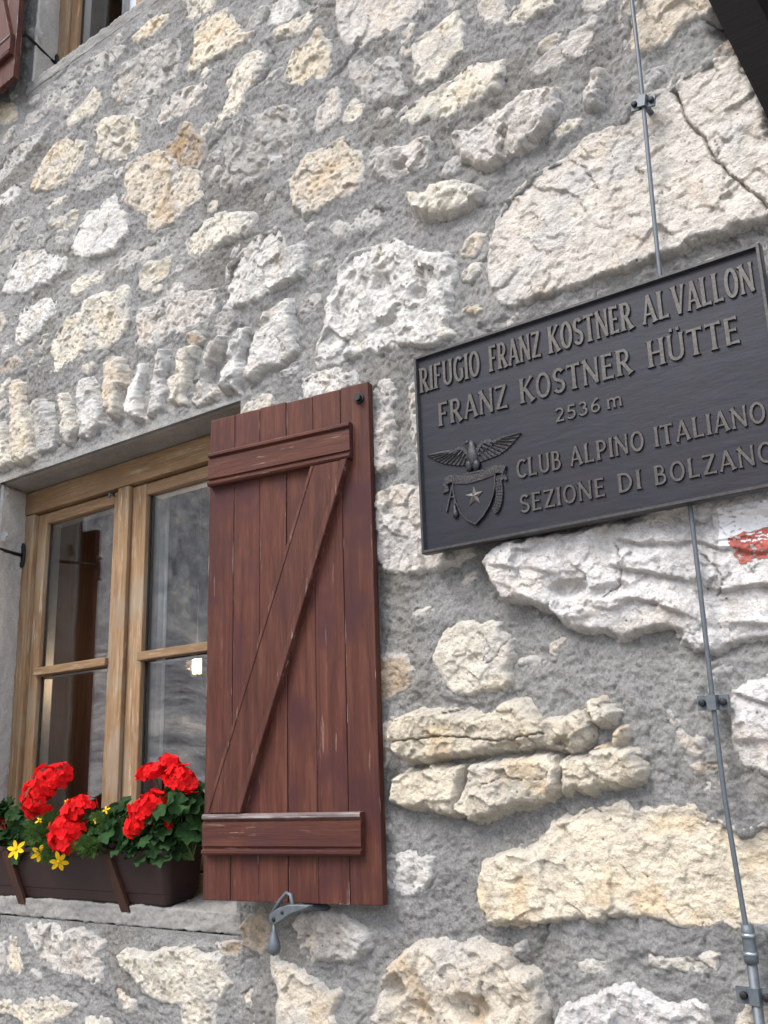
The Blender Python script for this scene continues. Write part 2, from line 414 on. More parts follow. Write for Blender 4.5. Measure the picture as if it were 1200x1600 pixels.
# ------------------------------------------------------------------ stone outlines on the wall: tone+style, protrusion in mm, outline (x, z) in metres
STONES = """
wr 14 -1.884,3.847 -1.89,3.806 -1.855,3.811 -1.773,3.795 -1.752,3.847 -1.896,3.932
or 10 -2.102,3.864 -2.031,3.861 -1.939,3.876 -1.965,3.903 -2.064,3.919 -2.135,3.898
gc 10 -2.393,3.874 -2.336,3.862 -2.258,3.854 -2.195,3.862 -2.176,3.888 -2.214,3.908 -2.262,3.91 -2.352,3.928 -2.406,3.902
gc 22 -2.176,3.673 -2.093,3.651 -1.994,3.628 -1.924,3.641 -1.907,3.681 -1.919,3.772 -1.982,3.794 -2.061,3.802 -2.142,3.797 -2.203,3.773 -2.215,3.712
or 16 -1.845,3.681 -1.872,3.642 -1.862,3.618 -1.768,3.617 -1.682,3.607 -1.619,3.602 -1.611,3.622 -1.648,3.639 -1.666,3.685 -1.687,3.712 -1.718,3.767 -1.745,3.774 -1.807,3.776 -1.848,3.773
wr 14 -1.591,3.552 -1.632,3.56 -1.682,3.536 -1.711,3.516 -1.706,3.471 -1.722,3.437 -1.755,3.397 -1.738,3.382 -1.705,3.401 -1.663,3.388 -1.639,3.417 -1.631,3.441 -1.587,3.466 -1.559,3.486 -1.555,3.519
gr 10 -2.588,3.841 -2.492,3.824 -2.424,3.84 -2.391,3.861 -2.416,3.882 -2.487,3.897 -2.57,3.896 -2.608,3.855
wp 16 -2.386,3.705 -2.308,3.7 -2.277,3.717 -2.286,3.769 -2.316,3.8 -2.38,3.767 -2.457,3.747 -2.466,3.714
or 14 -2.946,3.955 -2.861,3.923 -2.806,3.906 -2.741,3.901 -2.787,3.968 -2.873,4.019 -2.974,4.06
gr 10 -2.66,3.829 -2.6,3.834 -2.614,3.854 -2.691,3.878 -2.711,3.836
pc 12 -2.009,3.519 -1.994,3.5 -1.938,3.496 -1.865,3.5 -1.802,3.506 -1.773,3.541 -1.795,3.556 -1.895,3.577 -1.95,3.579 -2.016,3.548
wc 20 -2.276,3.588 -2.289,3.543 -2.227,3.492 -2.144,3.463 -2.085,3.477 -2.082,3.506 -2.08,3.565 -2.132,3.605 -2.174,3.618 -2.249,3.658 -2.291,3.642
or 16 -2.564,3.522 -2.458,3.505 -2.415,3.518 -2.351,3.553 -2.356,3.61 -2.451,3.679 -2.521,3.678 -2.576,3.645 -2.626,3.601 -2.626,3.552
br 18 -2.118,3.337 -2.13,3.298 -2.094,3.269 -2.024,3.212 -2.027,3.164 -1.993,3.148 -1.921,3.157 -1.86,3.173 -1.804,3.188 -1.818,3.217 -1.806,3.26 -1.873,3.303 -1.929,3.363 -1.977,3.41 -2.064,3.435 -2.123,3.428 -2.14,3.383
tr 20 -1.938,3.374 -1.899,3.328 -1.845,3.29 -1.797,3.304 -1.795,3.365 -1.835,3.398 -1.85,3.444 -1.877,3.457 -1.894,3.418 -1.958,3.419 -1.971,3.396
gr 10 -2.91,3.665 -2.832,3.666 -2.758,3.694 -2.671,3.698 -2.6,3.716 -2.557,3.763 -2.547,3.783 -2.592,3.754 -2.705,3.781 -2.795,3.788 -2.842,3.748 -2.923,3.758
gr 10 -2.396,3.441 -2.335,3.431 -2.249,3.417 -2.203,3.42 -2.231,3.455 -2.306,3.472 -2.372,3.485 -2.413,3.456
wr 9 -2.526,3.44 -2.48,3.437 -2.413,3.444 -2.447,3.455 -2.545,3.464
wc 10 -2.482,3.348 -2.402,3.328 -2.355,3.347 -2.374,3.386 -2.418,3.38 -2.498,3.397 -2.518,3.374
sp 18 -2.371,3.22 -2.31,3.186 -2.226,3.158 -2.166,3.161 -2.109,3.196 -2.122,3.252 -2.176,3.31 -2.188,3.352 -2.238,3.335 -2.322,3.34 -2.373,3.299 -2.385,3.259
sr 10 -2.872,3.572 -2.793,3.565 -2.717,3.559 -2.684,3.595 -2.724,3.62 -2.825,3.612 -2.903,3.61
gr 10 -2.781,3.362 -2.72,3.372 -2.688,3.416 -2.641,3.422 -2.632,3.45 -2.719,3.469 -2.754,3.45 -2.775,3.417 -2.847,3.387
wr 18 -1.846,3.021 -1.811,3.001 -1.745,3.009 -1.696,3.009 -1.641,3.001 -1.594,2.995 -1.594,3.039 -1.665,3.074 -1.714,3.094 -1.78,3.101 -1.84,3.091 -1.856,3.064
gc 22 -1.664,3.161 -1.593,3.143 -1.539,3.162 -1.471,3.183 -1.434,3.217 -1.427,3.261 -1.441,3.29 -1.516,3.334 -1.602,3.345 -1.634,3.31 -1.707,3.297 -1.698,3.232 -1.722,3.185
gr 9 -2.167,3.082 -2.127,3.078 -2.023,3.068 -1.959,3.078 -1.942,3.109 -2.025,3.12 -2.11,3.117 -2.187,3.1
gr 8 -2.932,4.124 -2.833,4.092 -2.754,4.088 -2.732,4.121 -2.814,4.156 -2.923,4.166
wr 9 -2.669,3.293 -2.601,3.273 -2.581,3.3 -2.644,3.34 -2.692,3.338
gr 8 -2.148,3.578 -2.098,3.589 -2.049,3.592 -2.041,3.618 -2.101,3.64 -2.14,3.613 -2.181,3.617
sp 16 -1.51,3.599 -1.471,3.587 -1.444,3.602 -1.444,3.644 -1.494,3.673 -1.538,3.67 -1.542,3.623
wr 12 -1.52,3.56 -1.489,3.553 -1.435,3.53 -1.387,3.53 -1.386,3.554 -1.357,3.56 -1.368,3.577 -1.397,3.577 -1.435,3.571 -1.489,3.587 -1.528,3.574
pp 16 -1.302,3.495 -1.29,3.435 -1.263,3.401 -1.229,3.379 -1.196,3.383 -1.144,3.367 -1.092,3.369 -1.035,3.374 -1.027,3.419 -1.088,3.467 -1.304,3.582
or 16 -1.473,3.397 -1.435,3.371 -1.391,3.362 -1.341,3.349 -1.33,3.391 -1.332,3.445 -1.353,3.463 -1.367,3.501 -1.404,3.478 -1.457,3.479 -1.472,3.454 -1.492,3.417
gc 16 -1.252,3.287 -1.227,3.237 -1.209,3.197 -1.164,3.181 -1.113,3.174 -1.106,3.194 -1.128,3.266 -1.153,3.297 -1.185,3.302 -1.212,3.291 -1.238,3.33 -1.264,3.35 -1.272,3.323
wp 20 -1.068,3.245 -1.077,3.202 -1.056,3.176 -1.009,3.172 -0.978,3.191 -0.94,3.203 -0.935,3.279 -0.95,3.315 -0.989,3.307 -1.032,3.304 -1.072,3.296
wr 16 -1.116,3.104 -1.081,3.084 -1.044,3.087 -0.999,3.056 -0.952,3.059 -0.913,3.057 -0.858,3.063 -0.844,3.1 -0.848,3.124 -0.924,3.153 -0.97,3.142 -1.03,3.138 -1.066,3.133 -1.115,3.127 -1.135,3.119
pr 7 -1.376,3.2 -1.341,3.196 -1.309,3.212 -1.305,3.247 -1.318,3.286 -1.346,3.293 -1.375,3.256 -1.383,3.222
br 20 -1.455,3.008 -1.427,2.984 -1.42,2.96 -1.361,2.975 -1.3,2.973 -1.253,2.983 -1.239,3.018 -1.238,3.065 -1.27,3.098 -1.276,3.125 -1.296,3.14 -1.344,3.137 -1.386,3.138 -1.429,3.139 -1.444,3.102 -1.473,3.089
pc 26 -1.156,2.963 -1.107,2.964 -1.065,2.963 -1.049,2.989 -1.047,3.022 -1.068,3.029 -1.104,3.026 -1.153,3.031 -1.185,3.016 -1.199,2.993
wc 40 -1.095,2.844 -1.062,2.815 -1.011,2.805 -0.961,2.8 -0.917,2.803 -0.908,2.826 -0.93,2.851 -0.962,2.875 -1.011,2.891 -1.046,2.901 -1.081,2.894 -1.111,2.898
pc 38 -0.969,2.955 -0.959,2.929 -0.923,2.894 -0.881,2.867 -0.828,2.878 -0.787,2.882 -0.751,2.897 -0.727,2.916 -0.716,2.953 -0.711,2.986 -0.717,2.995 -0.787,3.014 -0.84,3 -0.888,3.002 -0.922,2.991 -0.966,3.003 -0.984,2.99
gr 10 -1.313,2.873 -1.267,2.87 -1.222,2.863 -1.179,2.857 -1.168,2.887 -1.189,2.907 -1.24,2.905 -1.28,2.886 -1.319,2.913 -1.346,2.906
pp 16 -0.883,3.258 -0.858,3.223 -0.826,3.242 -0.825,3.294 -0.887,3.33
wc 18 -0.809,3.204 -0.783,3.195 -0.741,3.199 -0.708,3.196 -0.703,3.221 -0.788,3.271 -0.798,3.243 -0.826,3.23 -0.824,3.221
pp 18 -0.758,3.052 -0.723,3.047 -0.688,3.05 -0.654,3.047 -0.632,3.056 -0.62,3.1 -0.626,3.117 -0.639,3.108 -0.673,3.106 -0.68,3.088 -0.704,3.09 -0.74,3.083 -0.767,3.065
pr 34 -0.664,2.923 -0.654,2.908 -0.63,2.906 -0.624,2.923 -0.613,2.943 -0.613,2.968 -0.618,2.991 -0.637,2.986 -0.653,2.964 -0.667,2.95
bc 18 -0.561,2.997 -0.553,2.988 -0.526,2.984 -0.491,2.98 -0.472,2.994 -0.446,3 -0.412,3.005 -0.39,3 -0.399,3.047 -0.547,3.135 -0.564,3.102 -0.557,3.073 -0.563,3.04
tr 14 -0.364,2.89 -0.358,2.852 -0.349,2.852 -0.348,2.87 -0.358,2.902 -0.37,2.918 -0.382,2.915 -0.397,2.911
kp 24 -0.91,2.62 -0.897,2.586 -0.885,2.541 -0.858,2.532 -0.814,2.531 -0.756,2.53 -0.687,2.527 -0.634,2.529 -0.601,2.531 -0.556,2.532 -0.507,2.53 -0.458,2.537 -0.424,2.534 -0.389,2.534 -0.345,2.534 -0.309,2.523 -0.296,2.613 -0.314,2.647 -0.332,2.691 -0.329,2.743 -0.339,2.775 -0.343,2.809 -0.362,2.846 -0.368,2.887 -0.4,2.894 -0.433,2.887 -0.457,2.889 -0.474,2.894 -0.484,2.876 -0.519,2.879 -0.545,2.882 -0.572,2.876 -0.584,2.846 -0.626,2.842 -0.672,2.843 -0.687,2.83 -0.717,2.818 -0.761,2.818 -0.807,2.803 -0.839,2.79 -0.855,2.782 -0.881,2.746 -0.905,2.664
sc 20 -1.7,2.828 -1.648,2.796 -1.573,2.794 -1.496,2.803 -1.433,2.807 -1.415,2.854 -1.427,2.894 -1.485,2.907 -1.529,2.973 -1.585,2.982 -1.631,2.953 -1.69,2.927 -1.701,2.865
sc 30 -1.384,2.594 -1.381,2.552 -1.313,2.548 -1.256,2.555 -1.183,2.541 -1.097,2.522 -1.047,2.507 -1.006,2.517 -1.021,2.536 -1.01,2.578 -1.003,2.621 -0.992,2.664 -1.011,2.71 -1.052,2.725 -1.103,2.76 -1.155,2.801 -1.211,2.801 -1.277,2.809 -1.317,2.79 -1.324,2.75 -1.348,2.707 -1.37,2.631
sp 34 -1.599,2.568 -1.555,2.585 -1.491,2.592 -1.453,2.614 -1.459,2.692 -1.469,2.76 -1.523,2.757 -1.555,2.741 -1.588,2.681 -1.61,2.635 -1.625,2.584
wr 18 -1.595,2.471 -1.545,2.49 -1.524,2.521 -1.562,2.525 -1.617,2.519 -1.641,2.491
sr 12 -1.44,2.476 -1.38,2.465 -1.256,2.472 -1.28,2.505 -1.334,2.528 -1.405,2.534 -1.454,2.531
pr 18 -1.128,2.316 -1.107,2.232 -1.048,2.269 -1.085,2.438 -1.126,2.427
br 10 -0.344,2.434 -0.299,2.418 -0.286,2.505 -0.342,2.508
sr 14 -2.696,3.192 -2.623,3.178 -2.541,3.173 -2.484,3.168 -2.419,3.182 -2.422,3.213 -2.469,3.246 -2.553,3.293 -2.65,3.321 -2.711,3.319 -2.737,3.281 -2.754,3.22
wr 12 -2.346,3.062 -2.325,3.065 -2.275,3.088 -2.229,3.079 -2.225,3.099 -2.267,3.11 -2.33,3.121 -2.371,3.107 -2.374,3.075
wp 18 -2.031,2.98 -1.986,2.985 -1.932,2.992 -1.92,3.021 -1.917,3.04 -1.961,3.043 -2.016,3.05 -2.043,3.032 -2.051,2.994
sr 14 -2.662,3.009 -2.625,2.99 -2.591,2.994 -2.535,3.006 -2.504,3.034 -2.451,3.053 -2.454,3.083 -2.523,3.11 -2.58,3.111 -2.65,3.111 -2.657,3.068 -2.669,3.018
wr 12 -2.804,3.068 -2.756,3.076 -2.734,3.1 -2.745,3.135 -2.814,3.142
wr 18 -2.454,2.887 -2.456,2.848 -2.407,2.841 -2.345,2.848 -2.264,2.858 -2.184,2.848 -2.137,2.853 -2.118,2.868 -2.087,2.898 -2.095,2.948 -2.093,3.002 -2.138,3.021 -2.156,3.01 -2.247,3.034 -2.308,3.026 -2.316,2.993 -2.39,3.003 -2.43,2.973 -2.46,2.946 -2.484,2.917
pr 20 -2.039,2.803 -1.993,2.789 -1.958,2.798 -1.915,2.81 -1.863,2.797 -1.813,2.797 -1.764,2.793 -1.736,2.821 -1.737,2.869 -1.782,2.884 -1.841,2.901 -1.868,2.94 -1.92,2.941 -1.928,2.918 -1.981,2.903 -2.036,2.914 -2.052,2.866 -2.063,2.817
tr 12 -2.772,2.917 -2.711,2.907 -2.64,2.906 -2.607,2.918 -2.645,2.952 -2.704,2.954 -2.775,2.937
wp 33 -2.724,2.585 -2.677,2.582 -2.609,2.584 -2.629,2.606 -2.666,2.678 -2.697,2.743 -2.72,2.734 -2.734,2.658
op 33 -2.643,2.722 -2.62,2.632 -2.602,2.576 -2.563,2.57 -2.515,2.58 -2.542,2.683 -2.569,2.725 -2.587,2.779 -2.599,2.84 -2.631,2.867 -2.663,2.843
gp 33 -2.524,2.713 -2.509,2.675 -2.501,2.604 -2.489,2.588 -2.426,2.593 -2.406,2.609 -2.419,2.686 -2.451,2.743 -2.496,2.762 -2.539,2.752
wp 33 -2.37,2.667 -2.383,2.644 -2.363,2.585 -2.332,2.581 -2.31,2.619 -2.312,2.639 -2.341,2.687 -2.378,2.751 -2.394,2.755 -2.395,2.715
sp 35 -2.3,2.696 -2.296,2.648 -2.292,2.594 -2.251,2.578 -2.223,2.591 -2.19,2.609 -2.199,2.663 -2.223,2.722 -2.261,2.773 -2.291,2.768 -2.313,2.726
bp 33 -2.187,2.752 -2.189,2.713 -2.182,2.672 -2.159,2.62 -2.121,2.604 -2.118,2.642 -2.117,2.693 -2.095,2.707 -2.105,2.729 -2.113,2.784 -2.153,2.809 -2.2,2.796
sp 33 -2.074,2.599 -2.046,2.582 -2.01,2.576 -2.021,2.604 -2.033,2.657 -2.017,2.704 -2.019,2.743 -2.037,2.748 -2.054,2.714 -2.079,2.683 -2.085,2.621
sp 33 -1.976,2.583 -1.933,2.587 -1.93,2.63 -1.937,2.681 -1.921,2.714 -1.918,2.758 -1.94,2.764 -1.965,2.734 -1.963,2.689 -1.98,2.675 -1.986,2.614 -2.002,2.58
wp 33 -1.891,2.595 -1.865,2.576 -1.84,2.575 -1.849,2.608 -1.834,2.628 -1.827,2.675 -1.812,2.732 -1.829,2.743 -1.862,2.741 -1.878,2.721 -1.877,2.671 -1.906,2.654
tr 14 -1.836,2.752 -1.815,2.742 -1.786,2.752 -1.824,2.776 -1.845,2.776
pc 34 -1.806,2.563 -1.766,2.562 -1.735,2.565 -1.732,2.588 -1.76,2.619 -1.745,2.651 -1.714,2.69 -1.699,2.727 -1.715,2.732 -1.746,2.705 -1.761,2.68 -1.784,2.632 -1.807,2.596 -1.823,2.577
sc 34 -1.704,2.574 -1.673,2.569 -1.639,2.545 -1.643,2.575 -1.636,2.602 -1.644,2.651 -1.622,2.686 -1.619,2.726 -1.653,2.734 -1.675,2.702 -1.682,2.656 -1.705,2.622 -1.712,2.588
pr 24 -1.238,2.413 -1.243,2.273 -1.229,2.251 -1.209,2.246 -1.179,2.259 -1.184,2.285 -1.168,2.32 -1.17,2.355 -1.18,2.388 -1.167,2.415 -1.166,2.445 -1.171,2.466 -1.2,2.469 -1.222,2.46 -1.231,2.442
pc 28 -1.235,2.116 -1.226,2.054 -1.204,2.032 -1.16,2.02 -1.117,2.005 -1.07,2.007 -1.023,2.021 -0.989,2.034 -0.99,2.051 -1.072,2.065 -1.088,2.164 -1.113,2.197 -1.174,2.214 -1.232,2.202
wc 14 -1.134,1.921 -1.1,1.915 -1.081,1.926 -1.083,1.944 -1.13,1.945 -1.147,1.934
wp 28 -1.09,1.815 -1.067,1.783 -1.048,1.763 -1.009,1.756 -0.961,1.762 -0.919,1.771 -0.926,1.796 -0.912,1.826 -0.913,1.851 -0.932,1.869 -0.938,1.888 -0.971,1.892 -1.03,1.902 -1.066,1.889 -1.072,1.868 -1.095,1.832
tr 18 -1.248,1.768 -1.229,1.762 -1.196,1.766 -1.169,1.771 -1.142,1.79 -1.141,1.807 -1.161,1.843 -1.204,1.852 -1.246,1.847
br 20 -1.244,1.63 -1.223,1.626 -1.208,1.658 -1.209,1.692 -1.187,1.708 -1.197,1.721 -1.241,1.72
ll 34 -0.934,1.958 -0.915,1.924 -0.861,1.911 -0.822,1.894 -0.798,1.867 -0.767,1.852 -0.737,1.843 -0.689,1.829 -0.653,1.834 -0.607,1.834 -0.587,1.815 -0.562,1.793 -0.534,1.794 -0.513,1.797 -0.47,1.803 -0.44,1.804 -0.401,1.795 -0.372,2.043 -0.47,2.052 -0.537,2.054 -0.631,2.043 -0.73,2.043 -0.823,2.041 -0.892,2.041 -0.936,2.029 -0.956,2.006
oc 62 -1.19,1.662 -1.167,1.636 -1.114,1.628 -1.069,1.633 -1.025,1.637 -0.968,1.646 -0.914,1.65 -0.861,1.653 -0.829,1.644 -0.799,1.636 -0.78,1.644 -0.759,1.665 -0.759,1.692 -0.773,1.712 -0.805,1.706 -0.844,1.703 -0.863,1.698 -0.874,1.716 -0.891,1.735 -0.924,1.741 -0.968,1.714 -0.992,1.718 -1.039,1.727 -1.083,1.734 -1.129,1.735 -1.171,1.723 -1.188,1.699
oc 50 -1.206,1.558 -1.168,1.549 -1.122,1.545 -1.086,1.533 -1.052,1.538 -1.029,1.596 -1.015,1.629 -1.073,1.626 -1.149,1.62 -1.193,1.606 -1.205,1.586
oc 68 -1.016,1.525 -0.975,1.529 -0.92,1.547 -0.867,1.559 -0.83,1.575 -0.821,1.613 -0.835,1.637 -0.913,1.634 -1.003,1.629 -1.022,1.596 -1.045,1.539
oc 56 -0.829,1.569 -0.758,1.57 -0.722,1.576 -0.68,1.587 -0.673,1.603 -0.686,1.64 -0.739,1.644 -0.788,1.636 -0.824,1.624
ll 30 -0.516,1.693 -0.522,1.643 -0.516,1.613 -0.487,1.602 -0.464,1.589 -0.43,1.586 -0.409,1.746 -0.449,1.741 -0.48,1.733 -0.509,1.726
op 26 -1.01,1.397 -1.009,1.37 -0.987,1.342 -0.947,1.346 -0.895,1.349 -0.845,1.36 -0.772,1.367 -0.734,1.372 -0.704,1.374 -0.668,1.369 -0.647,1.36 -0.605,1.362 -0.564,1.365 -0.506,1.362 -0.461,1.365 -0.444,1.524 -0.485,1.518 -0.502,1.512 -0.527,1.5 -0.539,1.512 -0.558,1.524 -0.589,1.528 -0.601,1.538 -0.627,1.542 -0.663,1.542 -0.701,1.538 -0.719,1.549 -0.752,1.539 -0.792,1.533 -0.826,1.529 -0.856,1.517 -0.871,1.493 -0.918,1.471 -0.96,1.465 -0.999,1.453 -1.012,1.428
bc 44 -1.272,1.109 -0.894,1.154 -0.899,1.192 -0.894,1.223 -0.905,1.247 -0.906,1.267 -0.947,1.279 -0.958,1.299 -1.01,1.306 -1.03,1.324 -1.051,1.314 -1.072,1.302 -1.093,1.306 -1.136,1.309 -1.166,1.296 -1.22,1.259 -1.237,1.235 -1.246,1.2 -1.262,1.165
lc 30 -0.886,1.153 -0.608,1.186 -0.606,1.204 -0.611,1.246 -0.636,1.252 -0.658,1.237 -0.684,1.241 -0.705,1.249 -0.731,1.266 -0.759,1.258 -0.789,1.246 -0.825,1.233 -0.856,1.22 -0.869,1.204
br 20 -0.57,1.189 -0.489,1.199 -0.478,1.277 -0.532,1.264 -0.553,1.248 -0.566,1.225
tc 28 -1.611,1.268 -1.573,1.256 -1.549,1.27 -1.54,1.308 -1.564,1.338 -1.602,1.324 -1.631,1.303
oc 50 -0.764,1.706 -0.756,1.687 -0.741,1.678 -0.72,1.685 -0.704,1.705 -0.725,1.721 -0.74,1.732 -0.765,1.724
oc 44 -0.738,1.637 -0.696,1.63 -0.68,1.631 -0.696,1.644 -0.71,1.644 -0.697,1.658 -0.698,1.68 -0.719,1.674 -0.727,1.647 -0.749,1.65 -0.772,1.638
pr 14 -0.615,1.665 -0.61,1.644 -0.591,1.622 -0.572,1.625 -0.566,1.652 -0.586,1.66 -0.606,1.675 -0.619,1.697
tr 16 -0.586,1.595 -0.558,1.591 -0.533,1.6 -0.535,1.615 -0.562,1.621 -0.595,1.609
wr 10 -0.824,1.279 -0.796,1.278 -0.773,1.277 -0.77,1.29 -0.783,1.299 -0.806,1.3 -0.834,1.292
br 14 -0.699,1.299 -0.678,1.291 -0.657,1.296 -0.626,1.292 -0.609,1.288 -0.587,1.304 -0.584,1.323 -0.627,1.314 -0.655,1.31 -0.683,1.313 -0.703,1.318
sr 16 -1.249,1.398 -1.202,1.392 -1.162,1.385 -1.141,1.401 -1.116,1.418 -1.114,1.456 -1.148,1.463 -1.178,1.471 -1.21,1.462 -1.248,1.434
pc 30 -1.452,1.268 -1.423,1.252 -1.367,1.256 -1.328,1.255 -1.296,1.263 -1.271,1.288 -1.273,1.311 -1.31,1.333 -1.337,1.343 -1.393,1.349 -1.451,1.338 -1.481,1.316 -1.463,1.296
bp 22 -1.527,1.205 -1.515,1.174 -1.527,1.144 -1.515,1.086 -1.368,1.103 -1.362,1.142 -1.378,1.155 -1.361,1.172 -1.349,1.2 -1.382,1.198 -1.41,1.207 -1.438,1.224 -1.462,1.223 -1.473,1.242 -1.515,1.239 -1.539,1.249
pc 20 -2.399,1.244 -2.371,1.205 -2.373,1.18 -2.322,1.169 -2.25,1.162 -2.174,1.166 -2.123,1.146 -2.091,1.158 -2.091,1.205 -2.089,1.243 -2.131,1.255 -2.183,1.272 -2.251,1.258 -2.296,1.273 -2.42,1.269
wr 22 -2.013,1.197 -1.973,1.173 -1.942,1.148 -1.882,1.133 -1.822,1.132 -1.803,1.095 -1.795,1.054 -1.708,1.064 -1.702,1.106 -1.697,1.149 -1.671,1.164 -1.655,1.19 -1.681,1.209 -1.679,1.244 -1.705,1.242 -1.739,1.239 -1.788,1.256 -1.873,1.248 -1.924,1.227 -1.954,1.229 -2,1.24 -2.023,1.224
tr 16 -1.688,1.243 -1.662,1.238 -1.63,1.251 -1.624,1.273 -1.656,1.273 -1.702,1.263
bp 12 -2.038,1.12 -2.014,1.104 -1.968,1.106 -1.966,1.127 -2.001,1.142 -2.033,1.158 -2.051,1.142
or 16 -2.536,1.044 -2.478,1.049 -2.441,1.053 -2.401,1.032 -2.355,1.022 -2.286,1.044 -2.228,1.069 -2.188,1.095 -2.283,1.103 -2.381,1.096 -2.424,1.07 -2.463,1.081 -2.538,1.064
or 10 -2.489,1.176 -2.48,1.145 -2.437,1.146 -2.416,1.161 -2.429,1.201 -2.448,1.236 -2.485,1.228
pr 12 -2.57,1.128 -2.51,1.128 -2.503,1.149 -2.507,1.216 -2.522,1.221 -2.581,1.212
wr 12 -2.144,1.031 -2.064,1.04 -2.059,1.072 -2.107,1.081 -2.155,1.072
br 10 -1.619,1.163 -1.613,1.147 -1.591,1.153 -1.594,1.182 -1.613,1.184
"""
PITDATA = """
-1.1252 2.9881 0.0233 0.0118 0.0220
-1.0583 2.8818 0.0205 0.0129 0.0240
-0.9913 2.8471 0.0294 0.0094 -0.0060
-1.2083 1.2234 0.0299 0.0246 0.0400
-1.0385 1.2033 0.0507 0.0274 0.0220
-1.1515 1.1762 0.0485 0.0326 0.0140
-0.7846 1.9283 0.0380 0.0189 0.0200
-0.6068 1.8259 0.0376 0.0130 0.0240
-0.6917 1.9119 0.0427 0.0160 0.0140
-0.6320 1.9666 0.0458 0.0182 -0.0080
-0.9194 1.6558 0.0266 0.0092 0.0200
-1.0326 1.6312 0.0565 0.0059 0.0160
-0.8150 1.6566 0.0175 0.0111 0.0180
-1.5079 3.2103 0.0491 0.0232 0.0120
-2.1623 3.5564 0.0312 0.0189 0.0120
-2.1431 3.4906 0.0247 0.0163 0.0140
-1.1918 2.7011 0.0252 0.0289 0.0140
-1.0876 2.6410 0.0236 0.0154 0.0120
-1.2749 2.7470 0.0227 0.0149 0.0100
-1.1774 2.6002 0.0317 0.0141 0.0120
-0.9916 1.8216 0.0200 0.0147 0.0080
-0.5403 1.9186 0.0172 0.0109 -0.0100
-0.7632 1.8806 0.0372 0.0116 -0.0100
"""
CRACKDATA = [
([(-0.4842, 2.8711), (-0.4715, 2.8374), (-0.4652, 2.7945), (-0.4555, 2.7716), (-0.4374, 2.7394), (-0.4288, 2.7107), (-0.4236, 2.6853), (-0.4111, 2.6622), (-0.3964, 2.6398), (-0.3793, 2.6126), (-0.3688, 2.5886), (-0.3496, 2.5651), (-0.3368, 2.5370)], 0.0035, 0.02),
([(-0.7131, 2.8152), (-0.6734, 2.7825), (-0.6653, 2.7496), (-0.6514, 2.7218)], 0.0015, 0.008),
([(-0.9880, 1.8771), (-0.9677, 1.8562), (-0.9545, 1.8400), (-0.9853, 1.8087), (-0.9565, 1.8121), (-0.9108, 1.8621)], 0.0016, 0.006),
([(-0.5399, 1.9687), (-0.5161, 1.9370), (-0.4982, 1.9069), (-0.5141, 1.8820)], 0.0018, 0.008),
([(-0.6831, 1.9984), (-0.6686, 1.9608), (-0.6786, 1.9217), (-0.7171, 1.9038)], 0.002, 0.01),
([(-0.4155, 2.7224), (-0.4104, 2.6969), (-0.4202, 2.6837)], 0.0018, 0.008),
([(-1.5124, 1.3103), (-1.4412, 1.2959), (-1.3895, 1.3026)], 0.002, 0.008),
([(-1.1815, 1.6739), (-1.0588, 1.6802), (-0.9459, 1.6651), (-0.8518, 1.6742)], 0.003, 0.014),
([(-0.9788, 1.5889), (-0.9236, 1.5989), (-0.8587, 1.5916)], 0.002, 0.008)]
